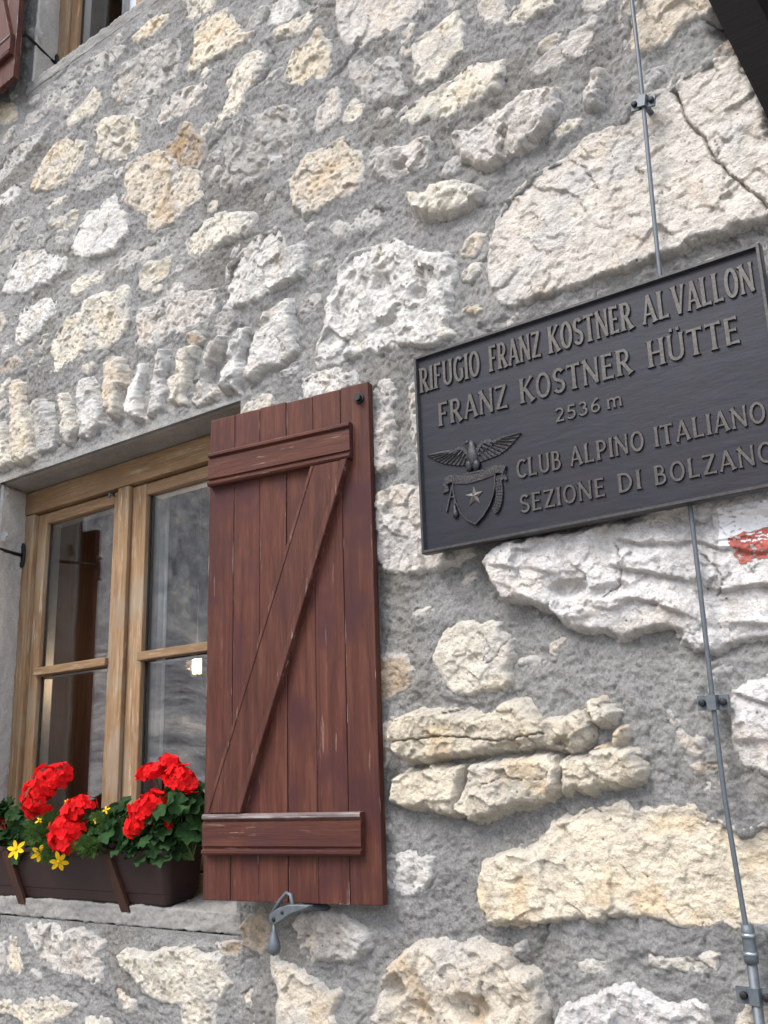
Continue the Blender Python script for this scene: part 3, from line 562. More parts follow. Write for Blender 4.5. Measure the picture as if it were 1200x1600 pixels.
EMDATA = {'shield': [(-1.0116, 2.1794), (-0.9893, 2.1736), (-0.9665, 2.1714), (-0.9405, 2.1732), (-0.9125, 2.1773), (-0.9146, 2.1563), (-0.9197, 2.1374), (-0.93, 2.1167), (-0.9455, 2.0984), (-0.964, 2.0848), (-0.9812, 2.095), (-0.9963, 2.1136), (-1.0065, 2.1373), (-1.0108, 2.1586)],
    'star': [(-0.9638, 2.1636), (-0.9828, 2.1472), (-0.9422, 2.1476), (-0.9761, 2.1242), (-0.9495, 2.1247)],
    'ribbon': [(-1.0281, 2.1858), (-1.0201, 2.19), (-1.0111, 2.189), (-0.9921, 2.1832), (-0.9692, 2.1804), (-0.9464, 2.1808), (-0.9269, 2.1847), (-0.9109, 2.187), (-0.8984, 2.1849), (-0.8909, 2.1809)],
    'tail1': [(-1.0281, 2.1858), (-1.0331, 2.1809), (-1.0268, 2.1737), (-1.0326, 2.166), (-1.023, 2.1685)],
    'tail2': [(-0.8909, 2.1809), (-0.8966, 2.1753), (-0.8999, 2.1646), (-0.8933, 2.1695), (-0.8896, 2.1602)],
    'wing_l_root': [(-0.971, 2.2296), (-0.9748, 2.2364), (-0.9816, 2.2454), (-0.9897, 2.2493), (-1.0015, 2.2485), (-1.0286, 2.2493), (-1.0561, 2.2495)],
    'wing_l_tip': [(-0.9745, 2.2097), (-0.9886, 2.2122), (-1.0034, 2.2155), (-1.0183, 2.2209), (-1.0333, 2.2263), (-1.0499, 2.2354), (-1.0727, 2.2521)],
    'wing_r_root': [(-0.9528, 2.2313), (-0.9456, 2.2414), (-0.937, 2.2489), (-0.9289, 2.2499), (-0.9162, 2.2469), (-0.8939, 2.2468), (-0.8686, 2.2495)],
    'wing_r_tip': [(-0.9477, 2.2102), (-0.9331, 2.2116), (-0.9185, 2.2133), (-0.9025, 2.2155), (-0.8863, 2.2218), (-0.8699, 2.2324), (-0.8501, 2.2484)],
    'body': [(-0.9668, 2.2589), (-0.9645, 2.2533), (-0.963, 2.2455), (-0.9624, 2.235), (-0.9619, 2.2231), (-0.9613, 2.2112), (-0.9613, 2.2009)],
    'beak': [(-0.967, 2.2565), (-0.9729, 2.2561), (-0.9765, 2.2522)],
    'leg1': [(-0.9669, 2.2168), (-0.9699, 2.2102), (-0.9711, 2.2016), (-0.9722, 2.1951)],
    'leg2': [(-0.9552, 2.2142), (-0.9537, 2.208), (-0.9549, 2.1995), (-0.956, 2.1933)],
    'perch': [(-0.9865, 2.1923), (-0.9718, 2.1909), (-0.9555, 2.1903), (-0.9361, 2.1902)],
    'axe1': [(-1.0142, 2.1755), (-1.0223, 2.1521), (-1.0317, 2.1232)],
    'axe2': [(-1.0233, 2.1518), (-1.01, 2.1503)],
    'axe3': [(-1.0145, 2.1711), (-1.0109, 2.1469), (-1.0112, 2.1295)],
    'tassel': [(-1.0111, 2.1324), (-1.0115, 2.1261), (-1.0105, 2.1192), (-1.0103, 2.1125), (-1.01, 2.1067)],
    'rope': [(-0.9094, 2.1723), (-0.9069, 2.1547), (-0.9065, 2.1376), (-0.9093, 2.1211), (-0.915, 2.1067), (-0.9231, 2.1026)]}

# ------------------------------------------------------------------ setting: ground, mountain across the valley
def m_ground():
    m, b, N, L = mat('gravel_ground'); v = coords(N, L)
    n = noise(N, L, v, 0.6, 6, 0.6); n2 = noise(N, L, v, 40, 4, 0.7)
    c = ramp(N, L, n, [(0.35, (0.20, 0.19, 0.175)), (0.55, (0.30, 0.285, 0.26)), (0.7, (0.13, 0.14, 0.075))])
    c = mixc(N, L, 1.0, c, ramp(N, L, n2, [(0.3, (0.6, 0.6, 0.6)), (0.7, (1.2, 1.2, 1.2))]), 'MULTIPLY')
    L(c, b.inputs['Base Color']); b.inputs['Roughness'].default_value = 0.95; L(bump(N, L, n2, 0.02), b.inputs['Normal']); return m

def m_rock():
    m, b, N, L = mat('mountain_rock')
    at = N('ShaderNodeAttribute', attribute_name='Col'); v = coords(N, L, (1, 1, 0.25)); v2 = coords(N, L, (1, 1, 0.6))
    n = noise(N, L, v, 0.16, 9, 0.75, 0.4); n2 = noise(N, L, v2, 0.45, 7, 0.7)
    c = mixc(N, L, 1.0, at.outputs['Color'], ramp(N, L, n, [(0.32, (0.28, 0.27, 0.30)), (0.5, (1, 1, 1)), (0.68, (1.9, 1.75, 1.5))]), 'MULTIPLY')
    c = mixc(N, L, 1.0, c, ramp(N, L, n2, [(0.34, (0.55, 0.54, 0.56)), (0.62, (1.25, 1.2, 1.14))]), 'MULTIPLY')
    L(c, b.inputs['Base Color']); b.inputs['Roughness'].default_value = 0.95; return m

rr = np.concatenate([[0.0], np.geomspace(0.8, 2500, 40)]); aa = np.linspace(0, 2 * np.pi, 65)[:-1]
R_, A_ = np.meshgrid(rr, aa, indexing='ij')
gz = 0.15 * fbm(R_ * np.cos(A_), R_ * np.sin(A_), 0.05, 3, 5) * sstep(8, 40, R_)
gco = np.stack([R_ * np.cos(A_), R_ * np.sin(A_), gz], -1).reshape(-1, 3)
na = len(aa); ii, jj = np.meshgrid(np.arange(len(rr) - 1), np.arange(na), indexing='ij'); ii = ii.ravel(); jj = jj.ravel(); j2 = (jj + 1) % na
gme = quick_mesh('ground', gco, np.stack([ii * na + jj, (ii + 1) * na + jj, (ii + 1) * na + j2, ii * na + j2], 1))
tag(link('ground', gme, None, m_ground()), 'gravelly ground in front of the hut wall', kind='structure')

az = np.radians(np.linspace(150, 305, 260)); rad = np.concatenate([np.linspace(60, 128, 26), np.linspace(130, 176, 46), np.linspace(180, 420, 16)])
A_, R_ = np.meshgrid(az, rad)                                # rows = radius
ax_, ay_ = R_ * np.cos(A_), R_ * np.sin(A_)
env = np.exp(-((np.degrees(A_) - 212) / 36.0) ** 2)
warp = 10 * fbm(ax_, ay_, 0.02, 4, 3)
Rw = R_ + warp
scree = np.clip(Rw - 62, 0, 78) * 0.30 * (1 + 0.35 * fbm(np.degrees(A_), R_ * 0, 0.12, 3, 19))
cl = sstep(126, 172, Rw)
top = (26 + 62 * env) * (1 + 0.22 * fbm(ax_, ay_, 0.025, 4, 9)) + 6 * ridged(ax_, ay_, 0.03, 3, 4)
butt = 5 * ridged(np.degrees(A_) * 1.0, Rw * 0.02, 0.35, 4, 21) * cl * (1 - sstep(172, 260, Rw))
mz = scree + cl * top + butt + 0.5 * fbm(ax_, ay_, 0.2, 3, 6) - 1.5
mco = np.stack([ax_, ay_, mz], -1).reshape(-1, 3)
tt = np.clip(cl * 1.6 + 0.25 * fbm(ax_, ay_, 0.03, 3, 77), 0, 1)[..., None]
mcol = ((1 - tt) * np.array([0.66, 0.65, 0.64]) + tt * np.array([0.125, 0.112, 0.108])).reshape(-1, 3)
na = len(az)
_u, mq = grid_keep(na, len(rad), np.ones((len(rad) - 1, na - 1), bool))
mme = quick_mesh('mountain', mco, mq, True, mcol)
tag(link('mountain', mme, None, m_rock()), 'dark cliff above pale scree, mirrored in the window panes', kind='structure')

# ------------------------------------------------------------------ the stone wall
wall = thing('stone_wall', 'rough rubble wall of pale limestone set in grey cement mortar', 'wall', kind='thing')
PXR = (-1.08, -0.36, 2.06, 2.47)            # wall area behind the plaque
OPEN = [(-2.690, -1.642, 1.285, 2.535), (-2.690, -1.642, 3.970, 5.220)]
def door_line(z): return -0.402 + 0.2395 * (3.033 - z)

PAL = dict(w=(0.620, 0.580, 0.500), s=(0.610, 0.600, 0.580), g=(0.450, 0.438, 0.420), p=(0.550, 0.518, 0.485), o=(0.605, 0.542, 0.438),
           b=(0.585, 0.524, 0.440), t=(0.385, 0.312, 0.232), k=(0.560, 0.525, 0.480), l=(0.590, 0.575, 0.570))
MORT = np.array([0.388, 0.384, 0.376])
# hollows (x, z, radius x, radius z, depth) and cracks (points, width, depth) that the big stones show
def load(kind, txt): return [[float(v) for v in l.split()] for l in txt.strip().splitlines()]
PITS = load('pit', PITDATA)
CRACKS = [(np.array(p), w, d) for p, w, d in CRACKDATA]

def stone_relief(x, z, style, prot, s, seed):
    """height in front of the wall plane (metres) for points with signed distance s to the outline"""
    a = 0.75 + 0.35 * min(1.0, prot / 0.03)
    grow = 0.002 if prot > 0.0315 else 0.009 if z.mean() > 2.5 else 0.005
    prot = prot * (0.42 if prot < 0.031 else 0.66)
    sn = s + grow + 0.008 * fbm(x, z, 24, 3, seed + 1) + 0.0040 * facets(x, z, 0.045, seed + 8, 0.8, 0.6) + 0.0035 * fbm(x, z, 95, 3, seed + 2)
    rim = min(0.017, 0.007 + 0.55 * prot)
    t = np.clip(sn / rim, 0, 1)
    base = np.where(sn > 0, prot * (1 - (1 - t) ** 2.3), sn * 1.8)
    slope = (x - x.mean()) * (_h(np.array([seed]), np.array([3]), 1)[0] - 0.5) * 0.16 + (z - z.mean()) * (_h(np.array([seed]), np.array([4]), 1)[0] - 0.35) * 0.22
    det = 0.004 * fbm(x, z, 14, 4, seed + 5) + 0.0022 * fbm(x, z, 70, 3, seed + 6)
    if style == 'c':
        det += 0.0095 * facets(x, z, 0.060, seed + 11, 0.55, 1.2) + 0.0042 * facets(x, z, 0.026, seed + 12, 0.65, 1.1) + 0.0016 * facets(x, z, 0.010, seed + 13, 0.6, 1.0)
    elif style == 'p':
        det += 0.0062 * facets(x, z, 0.085, seed + 11, 0.4, 1.2) + 0.0026 * facets(x, z, 0.026, seed + 12, 0.6, 1.1) + 0.0024 * ridged(x * 0.6 + 0.5 * z, z - 0.3 * x, 48, 4, seed + 13)
    elif style == 'r':
        f, dx, dy, cx, cy = worley(x / 0.019, z / 0.015, seed + 14)
        pit = sstep(0.36, 0.08, f) * (_h(cx, cy, seed + 15) > 0.68)
        det += 0.0062 * facets(x, z, 0.044, seed + 11, 0.5, 1.1) + 0.0024 * facets(x, z, 0.019, seed + 12, 0.6, 1.1) + 0.0020 * ridged(x + 0.4 * z, z * 1.3, 50, 3, seed + 13) - 0.0050 * pit
    elif style == 'l':
        q = (z + 0.22 * (x + 0.6) + 0.035 * fbm(x, z, 7, 3, seed + 16)) / 0.062
        fr = q - np.floor(q)
        lay = (1 - fr) * sstep(0.0, 0.10, fr) * (0.4 + 0.9 * _h(np.floor(q), np.floor(q) * 0 + 3, seed + 17))
        det += 0.017 * lay * sstep(-0.35, 0.25, fbm(x, z, 6, 2, seed + 18)) + 0.0060 * facets(x, z, 0.055, seed + 11, 0.6, 1.1) + 0.0028 * facets(x, z, 0.018, seed + 12, 0.6, 1.0)
    h = base + (det * a + slope) * sstep(0.0, 0.014, sn)
    for (cx, cz, ra, rb, dp) in PITS:
        if abs(cx - x.mean()) > 0.6 or abs(cz - z.mean()) > 0.6: continue
        w = 0.25 * fbm(x, z, 22, 3, seed + 30)
        rr_ = np.sqrt(((x - cx) / ra) ** 2 + ((z - cz) / rb) ** 2) + w
        h -= dp * sstep(1.15, 0.45, rr_)
    for (pl, wd, dp) in CRACKS:
        if np.abs(pl[:, 0] - x.mean()).min() > 0.5: continue
        dd = np.full(x.shape, 9.0); xx = x + 0.006 * fbm(x, z, 40, 3, 91); zz = z + 0.006 * fbm(x, z, 40, 3, 92)
        for i in range(len(pl) - 1):
            e = pl[i + 1] - pl[i]; u = np.clip(((xx - pl[i, 0]) * e[0] + (zz - pl[i, 1]) * e[1]) / e.dot(e), 0, 1)
            dd = np.minimum(dd, np.hypot(xx - pl[i, 0] - e[0] * u, zz - pl[i, 1] - e[1] * u))
        wv = wd * (0.5 + 1.2 * np.abs(fbm(x, z, 15, 2, 93)))
        h -= dp * sstep(wv, wv * 0.3, dd)
    return h, sn

def make_stone(kind, prot, poly, seed, cell):
    P = np.array(poly); c = P.mean(0); mg = 0.022
    x = np.arange(P[:, 0].min() - mg, P[:, 0].max() + mg + cell, cell); z = np.arange(P[:, 1].min() - mg, P[:, 1].max() + mg + cell, cell)
    X, Z = np.meshgrid(x, z)
    s = sdf(X, Z, poly)
    h, sn = stone_relief(X, Z, kind[1], prot, s, seed)
    h = np.maximum(h, -0.035)
    sc_ = 0.25 * (s[:-1, :-1] + s[1:, :-1] + s[:-1, 1:] + s[1:, 1:])
    # colour: own tone, ochre and grey patches, cement film along the rim
    base = np.array(PAL[kind[0]]) * (0.93 + 0.14 * random.random())
    f1 = fbm(X, Z, 9, 4, seed + 40); f2 = fbm(X, Z, 22, 4, seed + 41); f3 = fbm(X, Z, 6, 3, seed + 42)
    colr = base[None, None, :] * (1 + 0.22 * f2[..., None])
    och = sstep(0.02, 0.42, f1)[..., None] * (0.62 if kind[0] in 'obt' else 0.30)
    colr = colr * (1 - och) + och * (base * np.array([1.02, 0.86, 0.66]))
    gry = sstep(0.05, 0.40, f3)[..., None] * (0.55 if kind[0] in 'wgspklb' else 0.30)
    colr = colr * (1 - gry) + gry * np.array([0.44, 0.438, 0.435])
    film = sstep(0.020, 0.000, sn + 0.012 * fbm(X, Z, 35, 3, seed + 43))[..., None] * (0.8 if prot < 0.024 else 0.45)
    film = np.maximum(film, (sstep(0.24, 0.42, fbm(X, Z, 16, 4, seed + 44)) * (0.6 if prot < 0.024 else 0.2))[..., None])
    colr = colr * (1 - film) + film * MORT * 1.08
    used, q = grid_keep(len(x), len(z), sc_ > -mg)
    co = np.stack([X - c[0], -h, Z - c[1]], -1).reshape(-1, 3)[used]
    me = quick_mesh('stone', co, q, True, np.clip(colr, 0.02, 0.9).reshape(-1, 3)[used])
    link('stone', me, wall, M['stone'], (c[0], 0, c[1]))
    return dict(x=x, z=z, h=h, s=s)

stones = []
for i, line in enumerate(STONES.strip().splitlines()):
    tk = line.split(); stones.append((tk[0], int(tk[1]) / 1000.0, [tuple(map(float, t.split(','))) for t in tk[2:]]))
n_traced = len(stones)
# the wall goes on outside the picture: more stones of the same kind there
VIEW = [(-3.03, 4.66), (-0.20, 2.95), (-0.40, 1.12), (-2.62, 0.90)]
random.seed(12)
centres = [(np.mean([p[0] for p in S[2]]), np.mean([p[1] for p in S[2]]), max(np.ptp([p[0] for p in S[2]]), np.ptp([p[1] for p in S[2]])) / 2) for S in stones]
tries = 0
while tries < 2600 and len(stones) < n_traced + 75:
    tries += 1
    x, z = random.uniform(-4.6, 1.6), random.uniform(0.10, 5.3); r = random.uniform(0.05, 0.15); asp = random.uniform(0.45, 0.8)
    if sdf(np.array([x]), np.array([z]), VIEW)[0] > -r * 1.05: continue
    if any(a - r * 1.1 < x < b + r * 1.1 and c - r < z < d + r for a, b, c, d in OPEN): continue
    if z > 1.9 and x > door_line(z) - r * 1.2: continue
    if any(math.hypot(x - cx, (z - cz) * 1.35) < (r + cr) * 0.98 for cx, cz, cr in centres): continue
    ph = random.uniform(-0.3, 0.3); pts = []
    for k in range(11):
        a = 2 * math.pi * k / 11; rr_ = r * random.uniform(0.78, 1.08)
        u, v = rr_ * math.cos(a), rr_ * asp * math.sin(a)
        pts.append((x + u * math.cos(ph) - v * math.sin(ph), z + u * math.sin(ph) + v * math.cos(ph)))
    stones.append((random.choice('wsgpobbk') + random.choice('rrcp'), random.uniform(0.012, 0.03), pts)); centres.append((x, z, r))

# small chips and half-buried fragments in the joints
random.seed(31); chips = 0; tries = 0; n_fill = len(stones)
polys = [(S[2], np.array(S[2]).min(0), np.array(S[2]).max(0)) for S in stones]
while chips < 114 and tries < 6000:
    tries += 1
    z = random.uniform(1.0, 4.5); x = random.uniform(-2.95, -0.42); r = random.uniform(0.013, 0.034) * (1.25 if z > 2.6 else 0.8)
    if z < 2.55 and random.random() < 0.6: continue
    if sdf(np.array([x]), np.array([z]), VIEW)[0] < 0.02: continue
    if any(a - r - 0.01 < x < b + r + 0.01 and c - r - 0.01 < z < d + r + 0.01 for a, b, c, d in OPEN): continue
    if PXR[0] < x < PXR[1] and PXR[2] < z < PXR[3]: continue
    if z > 1.9 and x > door_line(z) - 0.04: continue
    if any(lo[0] - 0.06 < x < hi[0] + 0.06 and lo[1] - 0.06 < z < hi[1] + 0.06 and sdf(np.array([x]), np.array([z]), P)[0] > -r * 1.05 - 0.004 for P, lo, hi in polys): continue
    ph = random.uniform(-0.5, 0.9); asp = random.uniform(0.35, 0.8); pts = []
    for k in range(8):
        a = 2 * math.pi * k / 8; q = r * random.uniform(0.7, 1.15); u, v = q * math.cos(a), q * asp * math.sin(a)
        pts.append((x + u * math.cos(ph) - v * math.sin(ph), z + u * math.sin(ph) + v * math.cos(ph)))
    stones.append((random.choice('wgpggsb') + 'r', random.uniform(0.010, 0.018), pts)); polys.append((pts, np.array(pts).min(0), np.array(pts).max(0))); chips += 1
random.seed(5)
STONE_GRID = {}
for i, (kind, prot, poly) in enumerate(stones):
    cx, cz = np.mean([p[0] for p in poly]), np.mean([p[1] for p in poly])
    cell = (0.0024 if (cx > -1.05 and cz < 2.2) else 0.0028 if cz < 3.0 else 0.0033) if (i < n_traced or i >= n_fill) else 0.011
    STONE_GRID[i] = make_stone(kind, prot, poly, 100 + 57 * i, cell)

# mortar: one rough sheet between and behind the stones, cut out at the windows and the doorway
def line(a, b, d0, d1=None):
    out = [a]; 
    while out[-1] < b: 
        t = (out[-1] - a) / (b - a); out.append(out[-1] + d0 + (d1 - d0) * t if d1 else out[-1] + d0)
    return out
xs = line(-5.0, -3.06, 0.03) + line(-3.05, -0.16, 0.0055, 0.0034) + line(-0.14, 2.4, 0.03) + [-2.690, -1.642]
zs = line(0.0, 0.93, 0.03) + line(0.94, 4.68, 0.0034, 0.0055) + line(4.70, 5.6, 0.03) + [1.285, 2.535, 3.970, 5.220]
def snap(v, keep):
    v = sorted(v); out = []
    for t in v:
        if t not in keep and any(abs(t - k) < 0.002 for k in keep): continue
        if out and t - out[-1] < 1e-6: continue
        out.append(t)
    return np.array(out)
xs = snap(xs, (-2.690, -1.642)); zs = snap(zs, (1.285, 2.535, 3.970, 5.220))
X, Z = np.meshgrid(xs, zs)
S = np.full(X.shape, -1.0); PR = np.zeros(X.shape)
for kind, prot, poly in stones:
    P = np.array(poly); i0, i1 = np.searchsorted(xs, [P[:, 0].min() - 0.05, P[:, 0].max() + 0.05]); j0, j1 = np.searchsorted(zs, [P[:, 1].min() - 0.05, P[:, 1].max() + 0.05])
    if i1 <= i0 or j1 <= j0: continue
    d = sdf(X[j0:j1, i0:i1], Z[j0:j1, i0:i1], poly)
    m_ = d > S[j0:j1, i0:i1]
    S[j0:j1, i0:i1] = np.where(m_, d, S[j0:j1, i0:i1]); PR[j0:j1, i0:i1] = np.where(m_, prot, PR[j0:j1, i0:i1])
mh = 0.0085 * fbm(X, Z, 5, 3, 301) + 0.0080 * fbm(X, Z, 17, 4, 302) + 0.0062 * fbm(X, Z, 60, 3, 303, 0.7)
mh += 0.0040 * facets(X, Z, 0.045, 304, 0.5, 1.0) * sstep(-0.1, 0.3, fbm(X, Z, 4, 2, 305))
f, dx, dy, cx, cy = worley(X / 0.013, Z / 0.013, 306)
mh += 0.0030 * sstep(0.5, 0.1, f) * (_h(cx, cy, 307) > 0.6) - 0.0034 * sstep(0.45, 0.1, f) * (_h(cx, cy, 308) < 0.25)
near = sstep(-0.045, -0.004, S)
mh += near * (0.004 * fbm(X, Z, 30, 3, 309) + np.where(PR < 0.031, 0.0030, -0.004))       # smeared up to flush stones, raked back round proud ones
mh -= 0.040 * sstep(0.004, 0.020, S + 0.004 * fbm(X, Z, 40, 2, 310))
edge = np.full(X.shape, 1.0)
for a, b, c, d in OPEN: edge = np.minimum(edge, np.maximum.reduce([a - X, X - b, c - Z, Z - d]))
mh = mh * sstep(-0.001, 0.03, edge) + 0.004 * (1 - sstep(0, 0.02, edge))
XC = 0.25 * (X[:-1, :-1] + X[1:, :-1] + X[:-1, 1:] + X[1:, 1:]); ZC = 0.25 * (Z[:-1, :-1] + Z[1:, :-1] + Z[:-1, 1:] + Z[1:, 1:])
keep = np.ones(XC.shape, bool)
for a, b, c, d in OPEN: keep &= ~((XC > a) & (XC < b) & (ZC > c) & (ZC < d))
rag = door_line(ZC) + 0.014 * fbm(XC, ZC, 14, 4, 320)
keep &= ~((XC > rag) & (ZC > 1.95) & (ZC < 4.2))
dl = door_line(Z) + 0.014 * fbm(X, Z, 14, 4, 320)
mh -= 0.05 * sstep(-0.03, 0.01, X - dl) * ((Z > 1.93) & (Z < 4.2))
used, q = grid_keep(len(xs), len(zs), keep)
crk = sstep(0.93, 0.985, ridged(X + 0.02 * fbm(X, Z, 20, 3, 341), Z, 4.5, 1, 342)) * sstep(0.05, 0.3, fbm(X, Z, 2.5, 2, 343))
mh -= 0.006 * crk
stain = sstep(0.10, 0.45, fbm(X, Z, 2.1, 4, 351))[..., None]
pale = 0.75 * sstep(0.05, 0.5, fbm(X, Z, 3.2, 4, 331)) + 0.5 * near * sstep(-0.1, 0.4, fbm(X, Z, 12, 3, 332))
mcol = MORT[None, None] * (1 + 0.22 * fbm(X, Z, 9, 4, 333))[..., None]; pale = np.clip(pale, 0, 0.6)[..., None]
mcol = mcol * (1 - pale) + pale * np.array([0.45, 0.446, 0.43]) * (1 + 0.15 * fbm(X, Z, 30, 3, 334))[..., None]
mcol = mcol * (1 - 0.28 * stain * np.array([0.9, 1.0, 1.15]))
me = quick_mesh('mortar', np.stack([X, -mh, Z], -1).reshape(-1, 3)[used], q, True, np.clip(mcol, 0.05, 0.8).reshape(-1, 3)[used])
link('mortar', me, wall, M['mortar'])

def rough_box(name, x0, x1, y0, y1, z0, z1, mt, n=(60, 8, 8), amp=0.003, slope=0.0, parent=None, splay=0.0, f=22):
    """slab with softened, uneven faces; slope lifts the top towards the back, splay shifts the back in x"""
    bm = bmesh.new(); nx, ny, nz = n
    def face(o, u, v, nu, nv):
        g = [[bm.verts.new(o + u * (i / nu) + v * (j / nv)) for i in range(nu + 1)] for j in range(nv + 1)]
        for j in range(nv):
            for i in range(nu): bm.faces.new((g[j][i], g[j][i + 1], g[j + 1][i + 1], g[j + 1][i]))
    a = Vector((x0, y0, z0)); U = Vector((x1 - x0, 0, 0)); V = Vector((0, y1 - y0, 0)); W_ = Vector((0, 0, z1 - z0))
    face(a, U, W_, nx, nz); face(a + V, W_, U, nz, nx); face(a, V, U, ny, nx); face(a + W_, U, V, nx, ny); face(a, W_, V, nz, ny); face(a + U, V, W_, ny, nz)
    bmesh.ops.remove_doubles(bm, verts=bm.verts[:], dist=1e-5)
    co = np.array([v.co[:] for v in bm.verts]); k = 7.7
    for ax, (p, q_) in enumerate(((1, 2), (0, 2), (0, 1))):
        pass
    nrm = []
    bm.normal_update()
    for v in bm.verts: nrm.append(v.normal[:])
    nrm = np.array(nrm); d = fbm(co[:, 0] + 0.7 * co[:, 1], co[:, 2] + 0.9 * co[:, 1], f, 4, 51) * amp + fbm(co[:, 0] + co[:, 1], co[:, 2] - co[:, 1], f * 4, 2, 52) * amp * 0.5
    co2 = co + nrm * d[:, None]
    tz = (co[:, 2] - z0) / (z1 - z0); ty = (co[:, 1] - y0) / (y1 - y0)
    co2[:, 2] += slope * ty * tz; co2[:, 0] += splay * ty
    for v, c in zip(bm.verts, co2): v.co = c
    for fc in bm.faces: fc.smooth = True
    bmesh.ops.recalc_face_normals(bm, faces=bm.faces[:])
    me = bpy.data.meshes.new(name); bm.to_mesh(me); bm.free()
    return link(name, me, parent, mt)

for dz in (0.0, 2.685):
    rough_box('window_sill', -2.715, -1.628, -0.004, 0.150, 1.287 + dz, 1.331 + dz, M['sill'], (160, 20, 10), 0.008, 0.022, wall)
    rough_box('lintel', -2.800, -1.600, 0.014, 0.190, 2.536 + dz, 2.600 + dz, M['lintel'], (100, 16, 6), 0.0025, 0, wall)
    rough_box('jamb', -2.760, -2.692, 0.006, 0.190, 1.335 + dz, 2.5345 + dz, M['plaster'], (6, 20, 110), 0.007, 0, wall, -0.060, 9)
    rough_box('jamb', -1.6405, -1.580, 0.006, 0.190, 1.335 + dz, 2.5345 + dz, M['plaster'], (6, 20, 110), 0.005, 0, wall, 0.0, 9)

# dark room behind the panes
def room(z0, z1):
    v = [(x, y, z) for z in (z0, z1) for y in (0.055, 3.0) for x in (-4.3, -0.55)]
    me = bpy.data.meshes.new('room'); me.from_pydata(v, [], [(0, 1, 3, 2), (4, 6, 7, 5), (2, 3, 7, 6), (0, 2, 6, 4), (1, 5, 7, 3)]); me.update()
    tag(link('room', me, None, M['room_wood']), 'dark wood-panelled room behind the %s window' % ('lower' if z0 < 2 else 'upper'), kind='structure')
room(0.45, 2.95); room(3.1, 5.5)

# timber-lined doorway at the top right corner
tl = thing('timber_doorway', 'dark timber lining of the doorway at the wall edge, recess shade in its colour', 'doorway', (-0.2, 0.1, 2.0), kind='thing')
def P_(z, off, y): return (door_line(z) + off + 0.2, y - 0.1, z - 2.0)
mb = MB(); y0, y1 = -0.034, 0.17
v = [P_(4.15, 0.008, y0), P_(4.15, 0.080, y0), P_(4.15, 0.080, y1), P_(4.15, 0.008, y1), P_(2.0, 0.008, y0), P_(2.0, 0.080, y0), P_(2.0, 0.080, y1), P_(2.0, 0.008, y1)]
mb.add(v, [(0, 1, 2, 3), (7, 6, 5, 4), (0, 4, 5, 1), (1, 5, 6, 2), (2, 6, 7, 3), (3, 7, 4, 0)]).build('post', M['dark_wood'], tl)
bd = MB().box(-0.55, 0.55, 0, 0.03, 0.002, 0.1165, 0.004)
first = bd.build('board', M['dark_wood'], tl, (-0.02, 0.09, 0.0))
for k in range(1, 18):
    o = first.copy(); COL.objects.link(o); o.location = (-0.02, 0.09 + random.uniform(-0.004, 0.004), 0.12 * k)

# ------------------------------------------------------------------ windows
def make_window(label):
    t = thing('window', label, 'window', (-2.200, 0.118, 1.345), kind='thing')
    H = 1.1885
    fr = MB()
    fr.box(-0.5565, -0.482, 0, 0.065, 0, 1.113, 0.003, 0); fr.box(0.482, 0.5565, 0, 0.065, 0, 1.113, 0.003, 0)
    fr.box(-0.5565, 0.5565, -0.003, 0.065, 1.1145, H, 0.003, 1); fr.box(-0.4805, 0.4805, 0.001, 0.065, 0, 0.05, 0.003, 1)
    fr.build('frame', [M['oak_z'], M['oak_x']], t)
    for x0, x1, g0, g1 in ((-0.4790, -0.0640, -0.435, -0.103), (-0.0620, 0.4790, 0.042, 0.435)):
        s = MB(); y0, y1 = 0.016, 0.072
        s.box(x0, g0, y0, y1, 0.053, 1.111, 0.003, 0); s.box(g1, x1, y0, y1, 0.053, 1.111, 0.003, 0)
        s.box(g0 + 0.0005, g1 - 0.0005, y0 + 0.001, y1 - 0.001, 1.076, 1.110, 0.003, 1); s.box(g0 + 0.0005, g1 - 0.0005, y0 + 0.001, y1 - 0.001, 0.054, 0.112, 0.003, 1)
        so = s.build('sash', [M['oak_z'], M['oak_x']], t)
        for z0, z1 in ((0.112, 0.595), (0.621, 1.076)):
            MB().box(g0 - 0.002, g1 + 0.002, 0.034, 0.038, z0 - 0.003, z1 + 0.003).build('pane', M['glass'], so)
            sp = MB(); w = 0.014; e = 0.0015
            sp.box(g0 + e, g0 + e + 0.004, 0.0385, 0.066, z0 + e, z1 - e, 0, 0); sp.box(g1 - e - 0.004, g1 - e, 0.0385, 0.066, z0 + e, z1 - e, 0, 0)
            sp.box(g0 + 0.006, g1 - 0.006, 0.0385, 0.066, z1 - e - 0.004, z1 - e, 0, 0); sp.box(g0 + 0.006, g1 - 0.006, 0.0385, 0.066, z0 + e, z0 + e + 0.004, 0, 0)
            sp.build('spacer', M['alu'], so)
            MB().box(g0 + 0.0004, g0 + 0.0055, 0.0305, 0.0335, z0 + 0.0004, z1 - 0.0004).build('gasket', M['gasket'], so)
            MB().box(g1 - 0.0055, g1 - 0.0004, 0.0305, 0.0335, z0 + 0.0004, z1 - 0.0004).build('gasket', M['gasket'], so)
        MB().box(g0 - 0.004, g1 + 0.004, 0.004, 0.033, 0.596, 0.620, 0.003).build('glazing_bar', M['oak_x'], so)
    MB().box(-0.068, -0.016, 0.000, 0.0155, 0.056, 1.1135, 0.004).build('cover_strip', M['oak_z'], t)
    MB().tube([(-0.098, 0.012, 1.100), (-0.098, -0.006, 1.100)], 0.004, 8).tube([(-0.098, -0.006, 1.104), (-0.098, -0.006, 1.090)], 0.004, 8).build('catch', M['steel'], t)
    return t

def copy_tree(o, parent=None):
    c = o.copy(); COL.objects.link(c); c.parent = parent
    for ch in list(o.children): copy_tree(ch, c)
    return c

